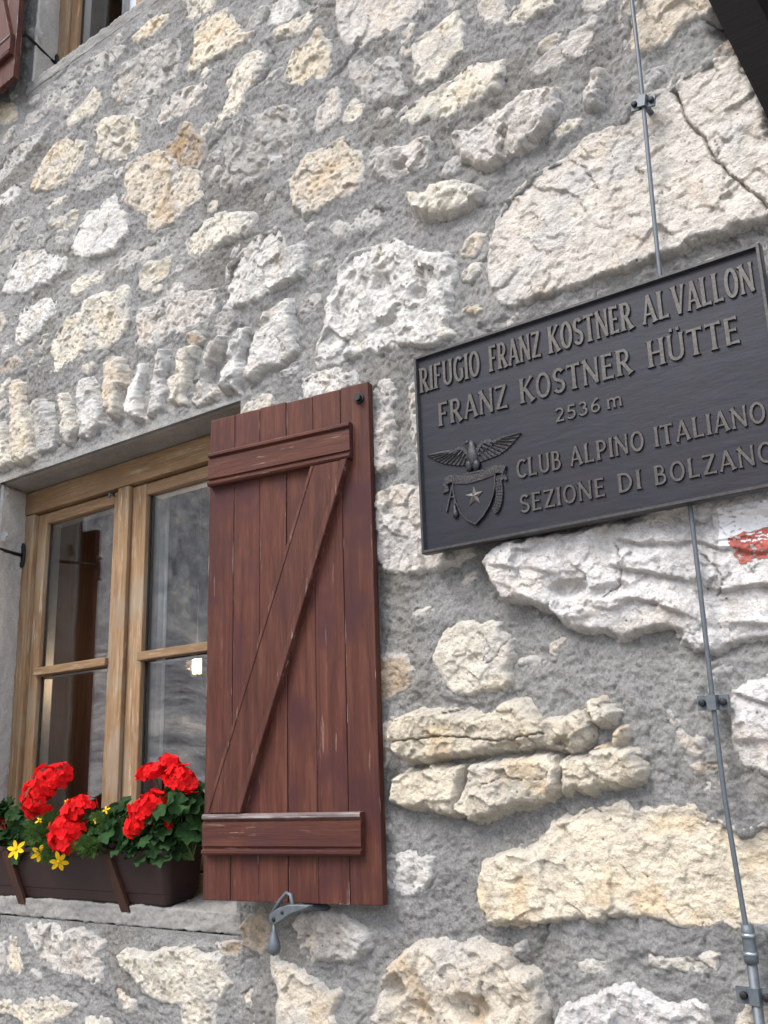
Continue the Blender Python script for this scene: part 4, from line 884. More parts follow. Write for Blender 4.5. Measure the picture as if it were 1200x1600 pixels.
win = make_window('oak casement window with four panes behind the red geraniums')
win2 = copy_tree(win); win2.location.z += 2.685
win2['label'] = 'oak upper floor window cut off by the photo top, bright sky in its pane'

# what stands behind the panes
def curtain(name, label, x0, x1, y, z0, z1, mats, folds, amp=0.012, bands=None):
    n = 60; v = []; f = []; m = []
    for j in range(2):
        for i in range(n + 1):
            u = i / n; v.append((x0 + (x1 - x0) * u, y + amp * math.sin(u * folds * 6.283) + 0.003 * math.sin(u * 31), z0 if j == 0 else z1))
    for i in range(n):
        f.append((i, i + 1, n + 2 + i, n + 1 + i)); u = (i + 0.5) / n
        m.append(1 if bands and any(a < u < b for a, b in bands) else 0)
    b = MB(); b.v = v; b.f = f; b.m = m; b.s = [True] * n
    o = b.build(name, mats, None, normals=False)
    sol = o.modifiers.new('thickness', 'SOLIDIFY'); sol.thickness = 0.0015
    return tag(o, label, 'curtain', 'curtains behind the panes')
M['linen'] = m_plain('white_linen', (0.75, 0.74, 0.75), 0.9, 0, 0.1, 0.08, 80, 0.0005)
M['red_linen'] = m_plain('red_check_linen', (0.30, 0.055, 0.075), 0.9, 0, 0.1, 0.45, 260, 0.0005)
curtain('curtain', 'white curtain with dark red border behind the right casement', -2.290, -2.200, 0.26, 1.36, 2.56, [M['linen'], M['red_linen']], 3, 0.010, [(0.12, 0.62)])
curtain('curtain', 'plain white curtain behind the upper floor window', -2.600, -2.240, 0.30, 4.05, 5.20, [M['linen'], M['red_linen']], 7, 0.012)
for k, (zz, nm) in enumerate(((1.36, 'lower'), (4.045, 'upper'))):
    o = MB().box(-2.800, -2.765, 0.192, 0.52, zz, zz + 1.2, 0.003).build('window_lining', M['room_wood'], None)
    tag(o, 'brown wooden lining board beside the %s window, seen through the glass' % nm, 'lining', kind='thing')
# lit lantern hanging in the room
lm, lb, N, L = mat('lantern_glow'); lb.inputs['Base Color'].default_value = (1, 0.8, 0.5, 1); lb.inputs['Emission Color'].default_value = (1.0, 0.72, 0.38, 1); lb.inputs['Emission Strength'].default_value = 2.2
lan = thing('lantern', 'small lit lantern glowing behind the lower right pane', 'lantern', (-2.328, 0.50, 1.938))
MB().box(-0.010, 0.010, -0.010, 0.010, 0.006, 0.058, 0.003).build('glass', lm, lan)
cg = MB().box(-0.014, 0.014, -0.014, 0.014, -0.004, 0.005, 0.001).box(-0.014, 0.014, -0.014, 0.014, 0.059, 0.065, 0.001)
for a in (-1, 1):
    for b in (-1, 1): cg.box(a * 0.0125 - 0.0009, a * 0.0125 + 0.0009, b * 0.0125 - 0.0009, b * 0.0125 + 0.0009, 0.0052, 0.0588)
cg.build('cage', M['iron'], lan)
lp_l = bpy.data.lights.new('lantern_light', 'POINT'); lp_l.energy = 0.5; lp_l.color = (1.0, 0.66, 0.40); lp_l.shadow_soft_size = 0.02
lp_o = bpy.data.objects.new('lantern_light', lp_l); COL.objects.link(lp_o); lp_o.parent = lan; lp_o.location = (0, -0.03, 0.032)
MB().tube([(0, 0, 0.066), (0, 0, 1.00)], 0.003, 6).build('cord', M['iron'], lan)

# ------------------------------------------------------------------ shutters
def batten(L_, z0, z1, th=0.020):
    """moulded ledge: section with a lip and groove along both long edges, extruded along x; material 1 = upper lip"""
    h = z1 - z0; a = 0.013
    sec = [(0.0, 0.0), (-th * 0.82, 0.0), (-th, 0.004), (-th, a - 0.004), (-th * 0.62, a), (-th * 0.62, a + 0.003), (-th * 0.86, a + 0.005), (-th * 0.86, h - a - 0.005), (-th * 0.62, h - a - 0.003), (-th * 0.62, h - a), (-th, h - a + 0.004), (-th, h - 0.004), (-th * 0.8, h), (0.0, h)]
    n = len(sec); v = [(x, y, z0 + z) for x in (0.0, L_) for y, z in sec]
    b = MB()
    for i in range(n):
        j = (i + 1) % n
        b.add([v[i], v[j], v[n + j], v[n + i]], [(0, 1, 2, 3)], 1 if i >= 9 and i <= 12 else 0)
    b.add(v[:n], [tuple(range(n))]); b.add(v[n:], [tuple(range(n))[::-1]])
    return b

def make_shutter(label, loc, rz):
    t = thing('shutter', label, 'shutter', loc, (0, 0, rz), 'wooden window shutters')
    W_, H, nb = 0.438, 1.087, 6
    random.seed(3)
    for k in range(nb):
        x0, x1 = W_ * k / nb + 0.0006, W_ * (k + 1) / nb - 0.0006
        dz = random.uniform(-0.0015, 0.0015)
        b = MB().box(-(x1 - x0) / 2, (x1 - x0) / 2, 0, 0.022, 0, H + dz, 0.0024, edge_m=1)
        b.build('board', [M['shutter'], M['shutter_edge']], t, ((x0 + x1) / 2, random.uniform(-0.0008, 0.0008), 0))
    b = batten(0.388, 0, 0.083); b.build('batten', [M['shutter_x'], M['shutter_x']], t, (0.008, 0.0012, 0.914))
    b = batten(0.392, 0, 0.083); b.build('batten', [M['shutter_x'], M['shutter_worn']], t, (0.009, 0.0012, 0.092))
    TL, TR, BR, BL = (0.294, 0.9125), (0.390, 0.9125), (0.110, 0.1765), (0.016, 0.1765)
    def lerp(p, q, s): return (p[0] + (q[0] - p[0]) * s, p[1] + (q[1] - p[1]) * s)
    br = MB(); th = 0.019
    def strip(s0, s1, d, m=0): br.prism([lerp(TL, TR, s0), lerp(BL, BR, s0), lerp(BL, BR, s1), lerp(TL, TR, s1)], 0.003, -d, 0.0015, m=m)
    strip(0.0, 0.10, th * 0.885, 1); strip(0.1001, 0.8299, th * 0.84); strip(0.83, 1.0, th, 1)
    br.build('brace', [M['shutter_brace'], M['shutter_brace_lip']], t)
    bm = bmesh.new(); bmesh.ops.create_cone(bm, cap_ends=True, segments=6, radius1=0.0085, radius2=0.0085, depth=0.012)
    bo = MB().bm(bm, 0, Matrix.Translation((0.415, -0.007, 1.052)) @ Matrix.Rotation(math.pi / 2, 4, 'X'))
    bm = bmesh.new(); bmesh.ops.create_cone(bm, cap_ends=True, segments=12, radius1=0.013, radius2=0.012, depth=0.003)
    bo.bm(bm, 0, Matrix.Translation((0.415, -0.0018, 1.052)) @ Matrix.Rotation(math.pi / 2, 4, 'X')); bo.build('bolt', M['iron'], t)
    return t
M['shutter_brace_lip'] = m_wood('shutter_brace_lip', (0.042, 0.0125, 0.0088), (0.078, 0.026, 0.018), (0.12, 0.052, 0.036), along='z', worn=(0.26, 0.19, 0.16), wear=0.60, wear_w=0.05, fleck=0.60)
M['shutter_brace'] = m_wood('shutter_brace_wood', **SH, along='z', tint=(0.052, 0.017, 0.019), worn=(0.25, 0.19, 0.175), wear=0.62, wear_w=0.05)
sh = make_shutter('open red-brown board shutter with Z brace, between window and plaque', (-1.648, -0.100, 1.368), math.atan2(0.064, 0.441))
sh2 = copy_tree(sh); sh2.location = (-2.668, -0.085, 3.976); sh2.scale.x = -1; sh2.rotation_euler.z = -0.05
sh2['label'] = 'upper floor shutter, only its lower corner shows at the photo top'
sh3 = copy_tree(sh); sh3.location = (-2.700, -0.085, 1.372); sh3.scale.x = -1; sh3.rotation_euler.z = -0.12
sh3['label'] = 'shutter left of the flower window, seen only mirrored in its panes'

def bracket(label, z):
    t = thing('pintle_bracket', label, 'bracket', (-2.722, 0.113, z), group='iron shutter pintles')
    pts = []
    for k in range(16):
        a = 2 * math.pi * k / 16; pts.append((0.013 * math.copysign(abs(math.cos(a)) ** 0.8, math.cos(a)), 0.040 * math.sin(a)))
    MB().prism(pts, 0.0, -0.005, 0.0015).build('plate', M['iron'], t)
    MB().tube([(0, -0.004, 0), (0.004, -0.03, 0), (0.035, -0.13, 0.0), (0.045, -0.165, 0.0)], 0.0055, 8).build('arm', M['iron'], t)
    MB().tube([(0.046, -0.168, -0.018), (0.046, -0.168, 0.030)], 0.0075, 10).build('pin', M['iron'], t)
    for s in (-1, 1): MB().tube([(0, -0.0045, s * 0.026), (0, -0.0075, s * 0.026)], [0.0042, 0.003], 8).build('screw', M['iron'], t)
bracket('black iron pintle bracket on the lower window frame, at the photo edge', 2.328)
bracket('black iron pintle bracket on the upper window frame, beside its shutter', 4.185)

# cast-iron shutter hold-back under the open shutter
hb = thing('shutter_holdback', 'grey iron shutter hold-back with drop weight below the shutter', 'hold-back', (-1.46, 0.0, 1.345))
B0 = Vector((-1.46, 0.0, 1.345))
def hv(x, z, y=-0.1): return Vector((x, y, z)) - B0
MB().tube([hv(-1.380, 1.350, 0.03), hv(-1.395, 1.360, -0.05), hv(-1.412, 1.362, -0.094)], 0.007, 8).build('arm', M['steel'], hb)
MB().tube([hv(-1.447, 1.347), hv(-1.425, 1.376), hv(-1.407, 1.391), hv(-1.396, 1.388), hv(-1.391, 1.372), hv(-1.396, 1.362)], [0.0052, 0.0042, 0.0042, 0.0045, 0.0045, 0.005], 8).build('loop', M['steel'], hb)
pl_ = [(-1.450, 1.338), (-1.436, 1.330), (-1.420, 1.338), (-1.395, 1.352), (-1.350, 1.365), (-1.342, 1.371), (-1.370, 1.371), (-1.400, 1.370), (-1.428, 1.362), (-1.450, 1.350)]
MB().prism([(x - B0.x, z - B0.z) for x, z in pl_], -0.094, -0.106, 0.002).build('plate', M['steel'], hb)
for x, z, r_ in ((-1.437, 1.341, 0.0055), (-1.414, 1.355, 0.004)): MB().tube([hv(x, z, -0.1055), hv(x, z, -0.1085)], [r_, r_ * 0.7], 10).build('rivet', M['iron'], hb)
zz = [1.334, 1.320, 1.309, 1.297, 1.287, 1.279, 1.274]
MB().tube([hv(-1.441, q) for q in zz], [0.0028, 0.004, 0.0078, 0.0118, 0.0132, 0.0108, 0.004], 14).build('weight', M['steel'], hb)

# ------------------------------------------------------------------ lightning conductor
lc = thing('lightning_conductor', 'grey galvanised conductor rod running down the wall behind the plaque', 'conductor', (-0.531, -0.03, 0.0))
pts = []
for k in range(140):
    z = 4.9 - (4.9 - 1.33) * k / 139
    pts.append((0.004 * math.sin(z * 2.1) + 0.002 * math.sin(z * 7) + (0.007 if z < 1.55 else 0) * (1.55 - z) / 0.22, -0.006 - 0.006 * (0.5 + 0.5 * math.sin(z * 2.7 + 1)), z))
MB().tube(pts, 0.0041, 10).build('rod', M['steel'], lc)
px_, py_ = pts[-1][0], pts[-1][1]
MB().tube([(px_, py_, 1.352), (px_ + 0.002, py_, 0.9), (px_ + 0.002, py_, 0.05)], 0.0080, 12).build('lower_tube', M['steel'], lc)
cb = MB()
cb.tube([(px_, py_, 1.372), (px_, py_, 1.360), (px_, py_, 1.356), (px_, py_, 1.332), (px_, py_, 1.328), (px_, py_, 1.318)], [0.009, 0.0105, 0.0100, 0.0100, 0.0112, 0.0105], 14)
cb.build('coupling', M['steel'], lc)
for z in (1.357, 1.331): MB().tube([(px_, py_, z + 0.0035), (px_, py_, z + 0.002), (px_, py_, z - 0.002), (px_, py_, z - 0.0035)], [0.0105, 0.0125, 0.0125, 0.0105], 16).build('collar', M['steel_bright'], lc)
for z, rz, w in ((2.842, 0.18, 0.027), (1.706, 0.02, 0.030), (1.272, 0.0, 0.034)):
    i = min(range(len(pts)), key=lambda k: abs(pts[k][2] - z)); p = pts[i] if z > 1.3 else (px_, py_, z)
    c = pivot('clamp', lc, (p[0], p[1], z), (0, rz, 0)); c.scale = (0.85, 0.85, 0.85)
    sec = [(-w, 0.004), (-0.010, 0.004), (-0.006, -0.0065), (0.006, -0.0065), (0.010, 0.004), (w, 0.004), (w, 0.000), (0.012, 0.000), (0.0085, -0.0105), (-0.0085, -0.0105), (-0.012, 0.000), (-w, 0.000)]
    b = MB(); n = len(sec)
    for i in range(n):
        j = (i + 1) % n
        b.add([(sec[i][0], sec[i][1], -0.014), (sec[j][0], sec[j][1], -0.014), (sec[j][0], sec[j][1], 0.014), (sec[i][0], sec[i][1], 0.014)], [(0, 1, 2, 3)])
    b.add([(q[0], q[1], -0.014) for q in sec], [(11, 10, 7, 6), ] if False else [(0, 1, 10, 11), (1, 2, 9, 10), (2, 3, 8, 9), (3, 4, 7, 8), (4, 5, 6, 7)])
    b.add([(q[0], q[1], 0.014) for q in sec], [(0, 1, 10, 11), (1, 2, 9, 10), (2, 3, 8, 9), (3, 4, 7, 8), (4, 5, 6, 7)])
    b.build('strap', M['steel'], c)
    MB().tube([(0, 0.060, 0), (0, 0.006, 0)], 0.007, 10).build('stud', M['steel'], c)
    MB().box(-w, w, 0.0045, 0.008, -0.013, 0.013, 0.001).build('back_plate', M['steel'], c)
    for s in (-1, 1):
        MB().tube([(s * 0.020, -0.0005, 0), (s * 0.020, -0.006, 0), (s * 0.020, -0.0075, 0)], [0.0068, 0.0068, 0.005], 12).build('screw', M['iron'], c)

# ------------------------------------------------------------------ painted trail mark on the pale ledge stone
M['red_paint'] = m_plain('worn_red_paint', (0.33, 0.085, 0.066), 0.6, 0, 0.3, 0.5, 90, 0.001)
M['white_paint'] = m_plain('worn_white_paint', (0.66, 0.66, 0.67), 0.6, 0, 0.3, 0.12, 60, 0.001)
tm = thing('trail_mark', 'red and white painted trail mark on pale stone below the plaque corner', 'trail mark', (-0.42, -0.05, 1.95))
ki = [i for i in range(n_traced) if stones[i][0] == 'll' and max(p[0] for p in stones[i][2]) > -0.4 and max(p[1] for p in stones[i][2]) > 1.95][0]
G = STONE_GRID[ki]; X, Z = np.meshgrid(G['x'], G['z'])
fx, fz = np.arange(-0.53, -0.29, 0.0012), np.arange(1.90, 2.035, 0.0012); FX, FZ = np.meshgrid(fx, fz)
def bil(A):
    u = (FX - G['x'][0]) / (G['x'][1] - G['x'][0]); v = (FZ - G['z'][0]) / (G['z'][1] - G['z'][0])
    i = np.clip(u.astype(int), 0, A.shape[1] - 2); j = np.clip(v.astype(int), 0, A.shape[0] - 2); u = np.clip(u - i, 0, 1); v = np.clip(v - j, 0, 1)
    return A[j, i] * (1 - u) * (1 - v) + A[j, i + 1] * u * (1 - v) + A[j + 1, i] * (1 - u) * v + A[j + 1, i + 1] * u * v
FH, FS = bil(G['h']), bil(G['s'])
def film(name, poly, mt, off, thr, seed):
    sd = sdf(FX, FZ, poly) + 0.007 * fbm(FX, FZ, 45, 4, seed)
    sd = np.minimum(sd, 0.012 * (thr - fbm(FX * 0.45 + 0.3 * FZ, FZ, 190, 3, seed + 1)))          # thin, brushed, chipped places
    s4 = np.minimum.reduce([sd[:-1, :-1], sd[1:, :-1], sd[:-1, 1:], sd[1:, 1:]])
    used, q = grid_keep(len(fx), len(fz), (s4 > 0) & (FS[:-1, :-1] > 0.012))
    co = np.stack([FX + 0.42, -(FH + off) + 0.05, FZ - 1.95], -1).reshape(-1, 3)[used]
    link(name, quick_mesh(name, co, q), tm, mt)
film('white_paint', [(-0.500, 1.960), (-0.495, 2.030), (-0.30, 2.030), (-0.30, 1.940), (-0.40, 1.955)], M['white_paint'], 0.0010, 0.40, 401)
film('red_paint', [(-0.484, 1.976), (-0.472, 1.930), (-0.430, 1.932), (-0.36, 1.944), (-0.30, 1.954), (-0.30, 2.000), (-0.40, 1.990)], M['red_paint'], 0.0018, 0.24, 402)

# ------------------------------------------------------------------ flower box and its plants
M['box'] = m_plain('brown_plastic', (0.0245, 0.0125, 0.0118), 0.5, 0, 0.25, 0.18, 8, 0.0006)
M['soil'] = m_plain('potting_soil', (0.03, 0.022, 0.016), 0.95, 0, 0.1, 0.5, 120, 0.004)
M['strap'] = m_wood('strap_wood', (0.026, 0.0105, 0.007), (0.040, 0.0165, 0.0105), (0.055, 0.026, 0.016), along='z', worn=(0.062, 0.03, 0.02))
fb = thing('flower_box', 'dark brown flower box on the window sill, held by wooden straps', 'flower box', (-2.247, 0.050, 1.338), (math.radians(7), 0, 0))
def rrect(hx, hy, r, z, n=5):
    out = []
    for cx, cy, a0 in ((hx - r, hy - r, 0), (-hx + r, hy - r, 90), (-hx + r, -hy + r, 180), (hx - r, -hy + r, 270)):
        for k in range(n + 1):
            a = math.radians(a0 + 90 * k / n); out.append((cx + r * math.cos(a), cy + r * math.sin(a), z))
    return out
def loft(b, loops, caps=(True, True), smooth=False):
    n = len(loops[0]); v = [p for l in loops for p in l]; f = []
    for i in range(len(loops) - 1):
        for k in range(n): a = i * n + k; c = i * n + (k + 1) % n; f.append((a, c, c + n, a + n))
    if caps[0]: f.append(tuple(range(n))[::-1])
    if caps[1]: f.append(tuple(range((len(loops) - 1) * n, len(loops) * n)))
    b.add(v, f, 0, smooth); return b
loft(MB(), [rrect(0.372, 0.045, 0.016, 0.0), rrect(0.376, 0.049, 0.018, 0.006), rrect(0.380, 0.051, 0.018, 0.028), rrect(0.382, 0.0535, 0.018, 0.030), rrect(0.397, 0.066, 0.018, 0.122), rrect(0.394, 0.063, 0.016, 0.1222), rrect(0.380, 0.05, 0.016, 0.020)], (True, True)).build('trough', M['box'], fb)
loft(MB(), [rrect(0.3975, 0.0665, 0.018, 0.1225), rrect(0.405, 0.073, 0.020, 0.1225), rrect(0.405, 0.073, 0.020, 0.131), rrect(0.402, 0.070, 0.018, 0.133), rrect(0.390, 0.060, 0.015, 0.133), rrect(0.3942, 0.0632, 0.016, 0.1225)], (False, False)).build('rim', M['box'], fb)
loft(MB(), [rrect(0.3915, 0.0610, 0.014, 0.098), rrect(0.3918, 0.0612, 0.014, 0.103)], (True, True)).build('soil', M['soil'], fb)
for x, lean in ((0.190, 0.045), (-0.230, 0.045)):
    b = MB(); y0, y1 = -0.0775, -0.068
    b.add([(x - 0.015, -0.076, 0.122), (x + 0.016, -0.076, 0.122), (x + 0.016 + lean, -0.060, -0.014), (x - 0.015 + lean, -0.060, -0.014), (x - 0.015, -0.067, 0.122), (x + 0.016, -0.067, 0.122), (x + 0.016 + lean, -0.051, -0.014), (x - 0.015 + lean, -0.051, -0.014)],
          [(0, 1, 2, 3), (7, 6, 5, 4), (0, 4, 5, 1), (1, 5, 6, 2), (2, 6, 7, 3), (3, 7, 4, 0)])
    b.build('strap', M['strap'], fb)

M['leaf'] = m_leaf('geranium_leaf', (0.025, 0.062, 0.020), 0.3)
M['leaf_fine'] = m_leaf('feathery_leaf', (0.062, 0.120, 0.030), 0.3)
M['petal'] = m_leaf('red_petal', (0.70, 0.012, 0.014), 0.3)
M['petal_y'] = m_leaf('yellow_petal', (0.72, 0.45, 0.012), 0.25)
M['stem'] = m_plain('green_stem', (0.07, 0.12, 0.035), 0.6, 0, 0.3, 0.2, 60, 0)
M['disc'] = m_plain('flower_disc', (0.50, 0.27, 0.01), 0.8, 0, 0.2, 0.3, 300, 0.001)
def leaf_mesh(seed):
    random.seed(seed); n = 30; v = [(0, 0, 0)]; rings = 4
    for r in range(1, rings + 1):
        for k in range(n):
            a = math.radians(-160 + 320 * k / (n - 1)); q = r / rings
            lob = 1 + q * (0.10 * math.cos(a * 7) + 0.04 * math.cos(a * 21 + seed))
            rad = q * lob * (1 - 0.12 * (abs(a) / 2.8) ** 2)
            x, y = rad * math.cos(a), rad * math.sin(a)
            z = 0.22 * q * q - 0.10 * q ** 2 * math.cos(a * 7) + 0.05 * math.sin(a * 2 + seed) * q + 0.09 * q * q * math.sin(3 * a + seed * 2)
            v.append((x + 0.25, y, z))
    v[0] = (0.25, 0, 0); f = []
    for k in range(n - 1): f.append((0, 1 + k, 2 + k))
    for r in range(rings - 1):
        for k in range(n - 1): a = 1 + r * n + k; f.append((a, a + n, a + n + 1, a + 1))
    me = bpy.data.meshes.new('leaf'); me.from_pydata(v, [], f); me.polygons.foreach_set('use_smooth', [True] * len(f)); me.materials.append(M['leaf']); me.update(); return me
LEAVES = [leaf_mesh(s) for s in range(5)]
def petal_verts(L_, W_, curl, a0, n=5, notch=0.0, lift=0.0):
    v = []; f = []
    for i in range(n + 1):
        t = i / n; w = W_ * (math.sin(math.pi * min(0.97, (0.06 + 0.90 * t) ** 1.25)) ** 0.75)
        for s in (-1, 0, 1):
            x = L_ * t - (0.0 if s else notch * L_ * (t ** 4)); y = w * s * 0.5; z = lift * t * L_ + curl * L_ * t * t + (0.12 * W_ if s else 0.0)
            v.append((x * math.cos(a0) - y * math.sin(a0), x * math.sin(a0) + y * math.cos(a0), z))
    for i in range(n):
        for s in range(2): a = i * 3 + s; f.append((a, a + 3, a + 4, a + 1))
    return v, f
def floret_mesh(seed):
    random.seed(seed); b = MB()
    for k in range(5):
        a = 2 * math.pi * k / 5 + random.uniform(-0.15, 0.15)
        b.add(*petal_verts(random.uniform(0.85, 1.08), random.uniform(0.78, 0.98), random.uniform(-0.30, 0.05), a, 6, 0.06, random.uniform(0.12, 0.40)), 0, True)
    me = bpy.data.meshes.new('floret'); me.from_pydata(b.v, [], b.f); me.polygons.foreach_set('use_smooth', [True] * len(b.f)); me.materials.append(M['petal']); me.update(); return me
FLORETS = [floret_mesh(s) for s in range(5)]
def orient(nrm, roll):
    q = Vector(nrm).normalized().to_track_quat('Z', 'Y'); return (q.to_matrix().to_4x4() @ Matrix.Rotation(roll, 4, 'Z'))

def geranium(label, root, heads, leaf_zones, nleaf, seed):
    random.seed(seed)
    t = thing('geranium', label, 'geranium', root, group='red geraniums in the flower box'); R0 = Vector(root)
    for (c, ra, nf, fr, tilt) in heads:
        nf = int(nf * 1.35); fr = fr * 0.92
        c = Vector(c); p0 = Vector((root[0] + (c.x - root[0]) * 0.45, root[1] + random.uniform(-0.02, 0.03), root[2])) - R0; p2 = c - R0; p1 = p0.lerp(p2, 0.55) + Vector((0, 0.015, 0.02))
        MB().tube([p0, p1, p2], [0.0032, 0.0028, 0.0025], 6).build('stem', M['stem'], t)
        hp = pivot('flower_head', t, p2, (0.25, tilt, 0))
        ga = math.pi * (3 - 5 ** 0.5); k = 0; made = 0
        while made < nf and k < nf * 3:
            u = 1 - 1.62 * (k + 0.5) / (nf * 1.30); th = k * ga; k += 1
            if u < -0.72: break
            s = math.sqrt(max(0, 1 - u * u)); d = Vector((s * math.cos(th), s * math.sin(th), u))
            if d.y > 0.62: continue
            jit = random.uniform(0.70, 1.16)
            pos = Vector((d.x * ra[0], d.y * ra[1], d.z * ra[2])) * jit
            nrm = Vector((d.x / ra[0], d.y / ra[1], d.z / ra[2])).normalized() + Vector([random.uniform(-0.35, 0.35) for _ in range(3)])
            o = link('floret', random.choice(FLORETS), hp); o.matrix_local = Matrix.Translation(pos) @ orient(nrm, random.uniform(0, 6.28)) @ Matrix.Scale(fr * random.uniform(0.65, 1.25), 4); made += 1
        core = MB(); bm = bmesh.new(); bmesh.ops.create_icosphere(bm, subdivisions=2, radius=1.0)
        core.bm(bm, 0, Matrix.Diagonal((ra[0] * 0.42, ra[1] * 0.42, ra[2] * 0.42, 1)), True); core.build('core', M['petal'], hp)
    for i in range(nleaf):
        zc, zr = random.choices(leaf_zones, [z[2] for z in leaf_zones])[0][:2]
        d = Vector([random.gauss(0, 1) for _ in range(3)]).normalized(); d.y = -abs(d.y) if random.random() < 0.75 else d.y
        q = random.uniform(0.55, 1.0)
        pos = Vector(zc) + Vector((d.x * zr[0], d.y * zr[1], d.z * zr[2])) * q
        nrm = Vector((d.x * 0.7, d.y * 0.8 - 0.25, abs(d.z) * 0.6 + 0.45)) + Vector([random.uniform(-0.4, 0.4) for _ in range(3)])
        o = link('leaf', random.choice(LEAVES), t); o.matrix_local = Matrix.Translation(pos - R0) @ orient(nrm, random.uniform(0, 6.28)) @ Matrix.Scale(random.choice([0.015, 0.02, 0.026, 0.031, 0.036]) * random.uniform(0.9, 1.1), 4)
        if i % 4 == 0: MB().tube([Vector((zc[0] + random.uniform(-0.02, 0.02), zc[1] + 0.01, root[2])) - R0, pos - R0], [0.0018, 0.0013], 5).build('petiole', M['stem'], t)
    return t
GZ = 1.435
geranium('red geranium with the biggest round head, before the left casement', (-2.40, 0.045, GZ), [((-2.325, -0.022, 1.603), (0.086, 0.048, 0.050), 72, 0.0150, -0.65), ((-2.585, -0.010, 1.520), (0.045, 0.04, 0.045), 26, 0.0150, 0.0)],
         [((-2.500, 0.010, 1.520), (0.100, 0.055, 0.060), 1.0), ((-2.420, 0.02, 1.470), (0.12, 0.06, 0.04), 0.5)], 62, 1)
geranium('red geranium with a tall drooping head in the middle of the box', (-2.18, 0.045, GZ), [((-2.170, -0.035, 1.545), (0.044, 0.040, 0.036), 34, 0.0150, -0.9), ((-2.178, -0.062, 1.490), (0.046, 0.040, 0.052), 46, 0.0150, 0.1)],
         [((-2.060, 0.010, 1.505), (0.105, 0.060, 0.055), 1.0), ((-2.19, 0.03, 1.500), (0.08, 0.05, 0.05), 0.4)], 58, 2)
geranium('red geranium with several open heads beside the shutter edge', (-1.95, 0.045, GZ), [((-1.905, -0.030, 1.556), (0.050, 0.034, 0.030), 26, 0.0165, -0.4), ((-1.935, -0.038, 1.525), (0.040, 0.032, 0.026), 20, 0.0160, -0.6), ((-1.925, -0.012, 1.640), (0.040, 0.030, 0.014), 13, 0.0170, -0.1), ((-1.820, -0.010, 1.622), (0.046, 0.032, 0.022), 22, 0.0165, 0.5), ((-1.868, -0.006, 1.662), (0.022, 0.018, 0.010), 7, 0.0155, 0.2), ((-1.832, -0.030, 1.520), (0.010, 0.010, 0.010), 5, 0.0105, 0.0)],
         [((-1.835, 0.020, 1.535), (0.085, 0.070, 0.080), 1.0), ((-1.92, 0.01, 1.470), (0.10, 0.065, 0.035), 0.6)], 96, 3)

def yellow_mesh(seed, np_=6):
    random.seed(seed); b = MB()
    for k in range(np_): b.add(*petal_verts(random.uniform(0.9, 1.15), 0.44, random.uniform(-0.25, 0.05), 2 * math.pi * k / np_ + random.uniform(-0.12, 0.12), 4, 0.04, 0.15), 0, True)
    bm = bmesh.new(); bmesh.ops.create_icosphere(bm, subdivisions=2, radius=0.2); b.bm(bm, 1, Matrix.Translation((0, 0, 0.05)) @ Matrix.Diagonal((1, 1, 0.6, 1)), True)
    return b
def bidens(label, root, flowers, fol, seed):
    random.seed(seed); R0 = Vector(root)
    t = thing('yellow_daisy_plant', label, 'flower plant', root, group='yellow daisies in the flower box')
    for i, (c, nrm, r) in enumerate(flowers):
        c = Vector(c); MB().tube([Vector((0.3 * (c.x - root[0]), 0, 0)), (c - R0) * 0.6 + Vector((0, 0, 0.02)), c - R0 - Vector(nrm).normalized() * 0.003], 0.0013, 5).build('stem', M['stem'], t)
        o = yellow_mesh(seed + i, 6 if r > 0.012 else 4).build('flower', [M['petal_y'], M['disc']], t, normals=False)
        o.matrix_local = Matrix.Translation(c - R0) @ orient(nrm, random.uniform(0, 6)) @ Matrix.Scale(r, 4)
    b = MB()
    for (c, r, n) in fol:
        for k in range(n):
            d = Vector([random.gauss(0, 1) for _ in range(3)]).normalized(); p = Vector(c) + Vector((d.x * r[0], d.y * r[1], d.z * r[2])) * random.uniform(0.2, 1) - R0
            dr = (d + Vector((random.uniform(-0.7, 0.7), -0.5, random.uniform(-0.2, 0.8)))).normalized(); sd = dr.orthogonal().normalized(); sd = (Matrix.Rotation(random.uniform(0, 6.28), 3, dr) @ sd)
            for a in (-0.9, -0.4, 0.0, 0.4, 0.9):
                d2 = (dr * math.cos(a) + sd * math.sin(a)).normalized(); w = d2.cross(dr.cross(sd)).normalized() * 0.0013; ln = random.uniform(0.010, 0.018)
                o_ = p + dr * 0.004 * (1 - abs(a)); b.add([o_ - w * 0.5, o_ + d2 * ln * 0.5 - w, o_ + d2 * ln, o_ + d2 * ln * 0.5 + w, o_ + w * 0.5], [(0, 1, 2, 3, 4)], 0, False)
    tag(b.build('foliage', M['leaf_fine'], t, normals=False), kind='stuff')
bidens('feathery plant with yellow star flowers hanging over the box front', (-2.33, -0.015, 1.462),
       [((-2.385, -0.066, 1.458), (0.45, -1, 0.25), 0.026), ((-2.262, -0.078, 1.452), (0.75, -0.8, 0.25), 0.024), ((-2.170, -0.088, 1.434), (0.9, -0.6, -0.1), 0.024), ((-2.300, -0.060, 1.530), (0.5, -1, 0.5), 0.012), ((-2.19, -0.055, 1.547), (0.3, -1, 0.6), 0.009), ((-2.205, -0.05, 1.575), (0.3, -1, 0.6), 0.008)],
       [((-2.285, -0.035, 1.500), (0.095, 0.045, 0.045), 520), ((-2.225, -0.068, 1.452), (0.075, 0.022, 0.022), 160)], 11)
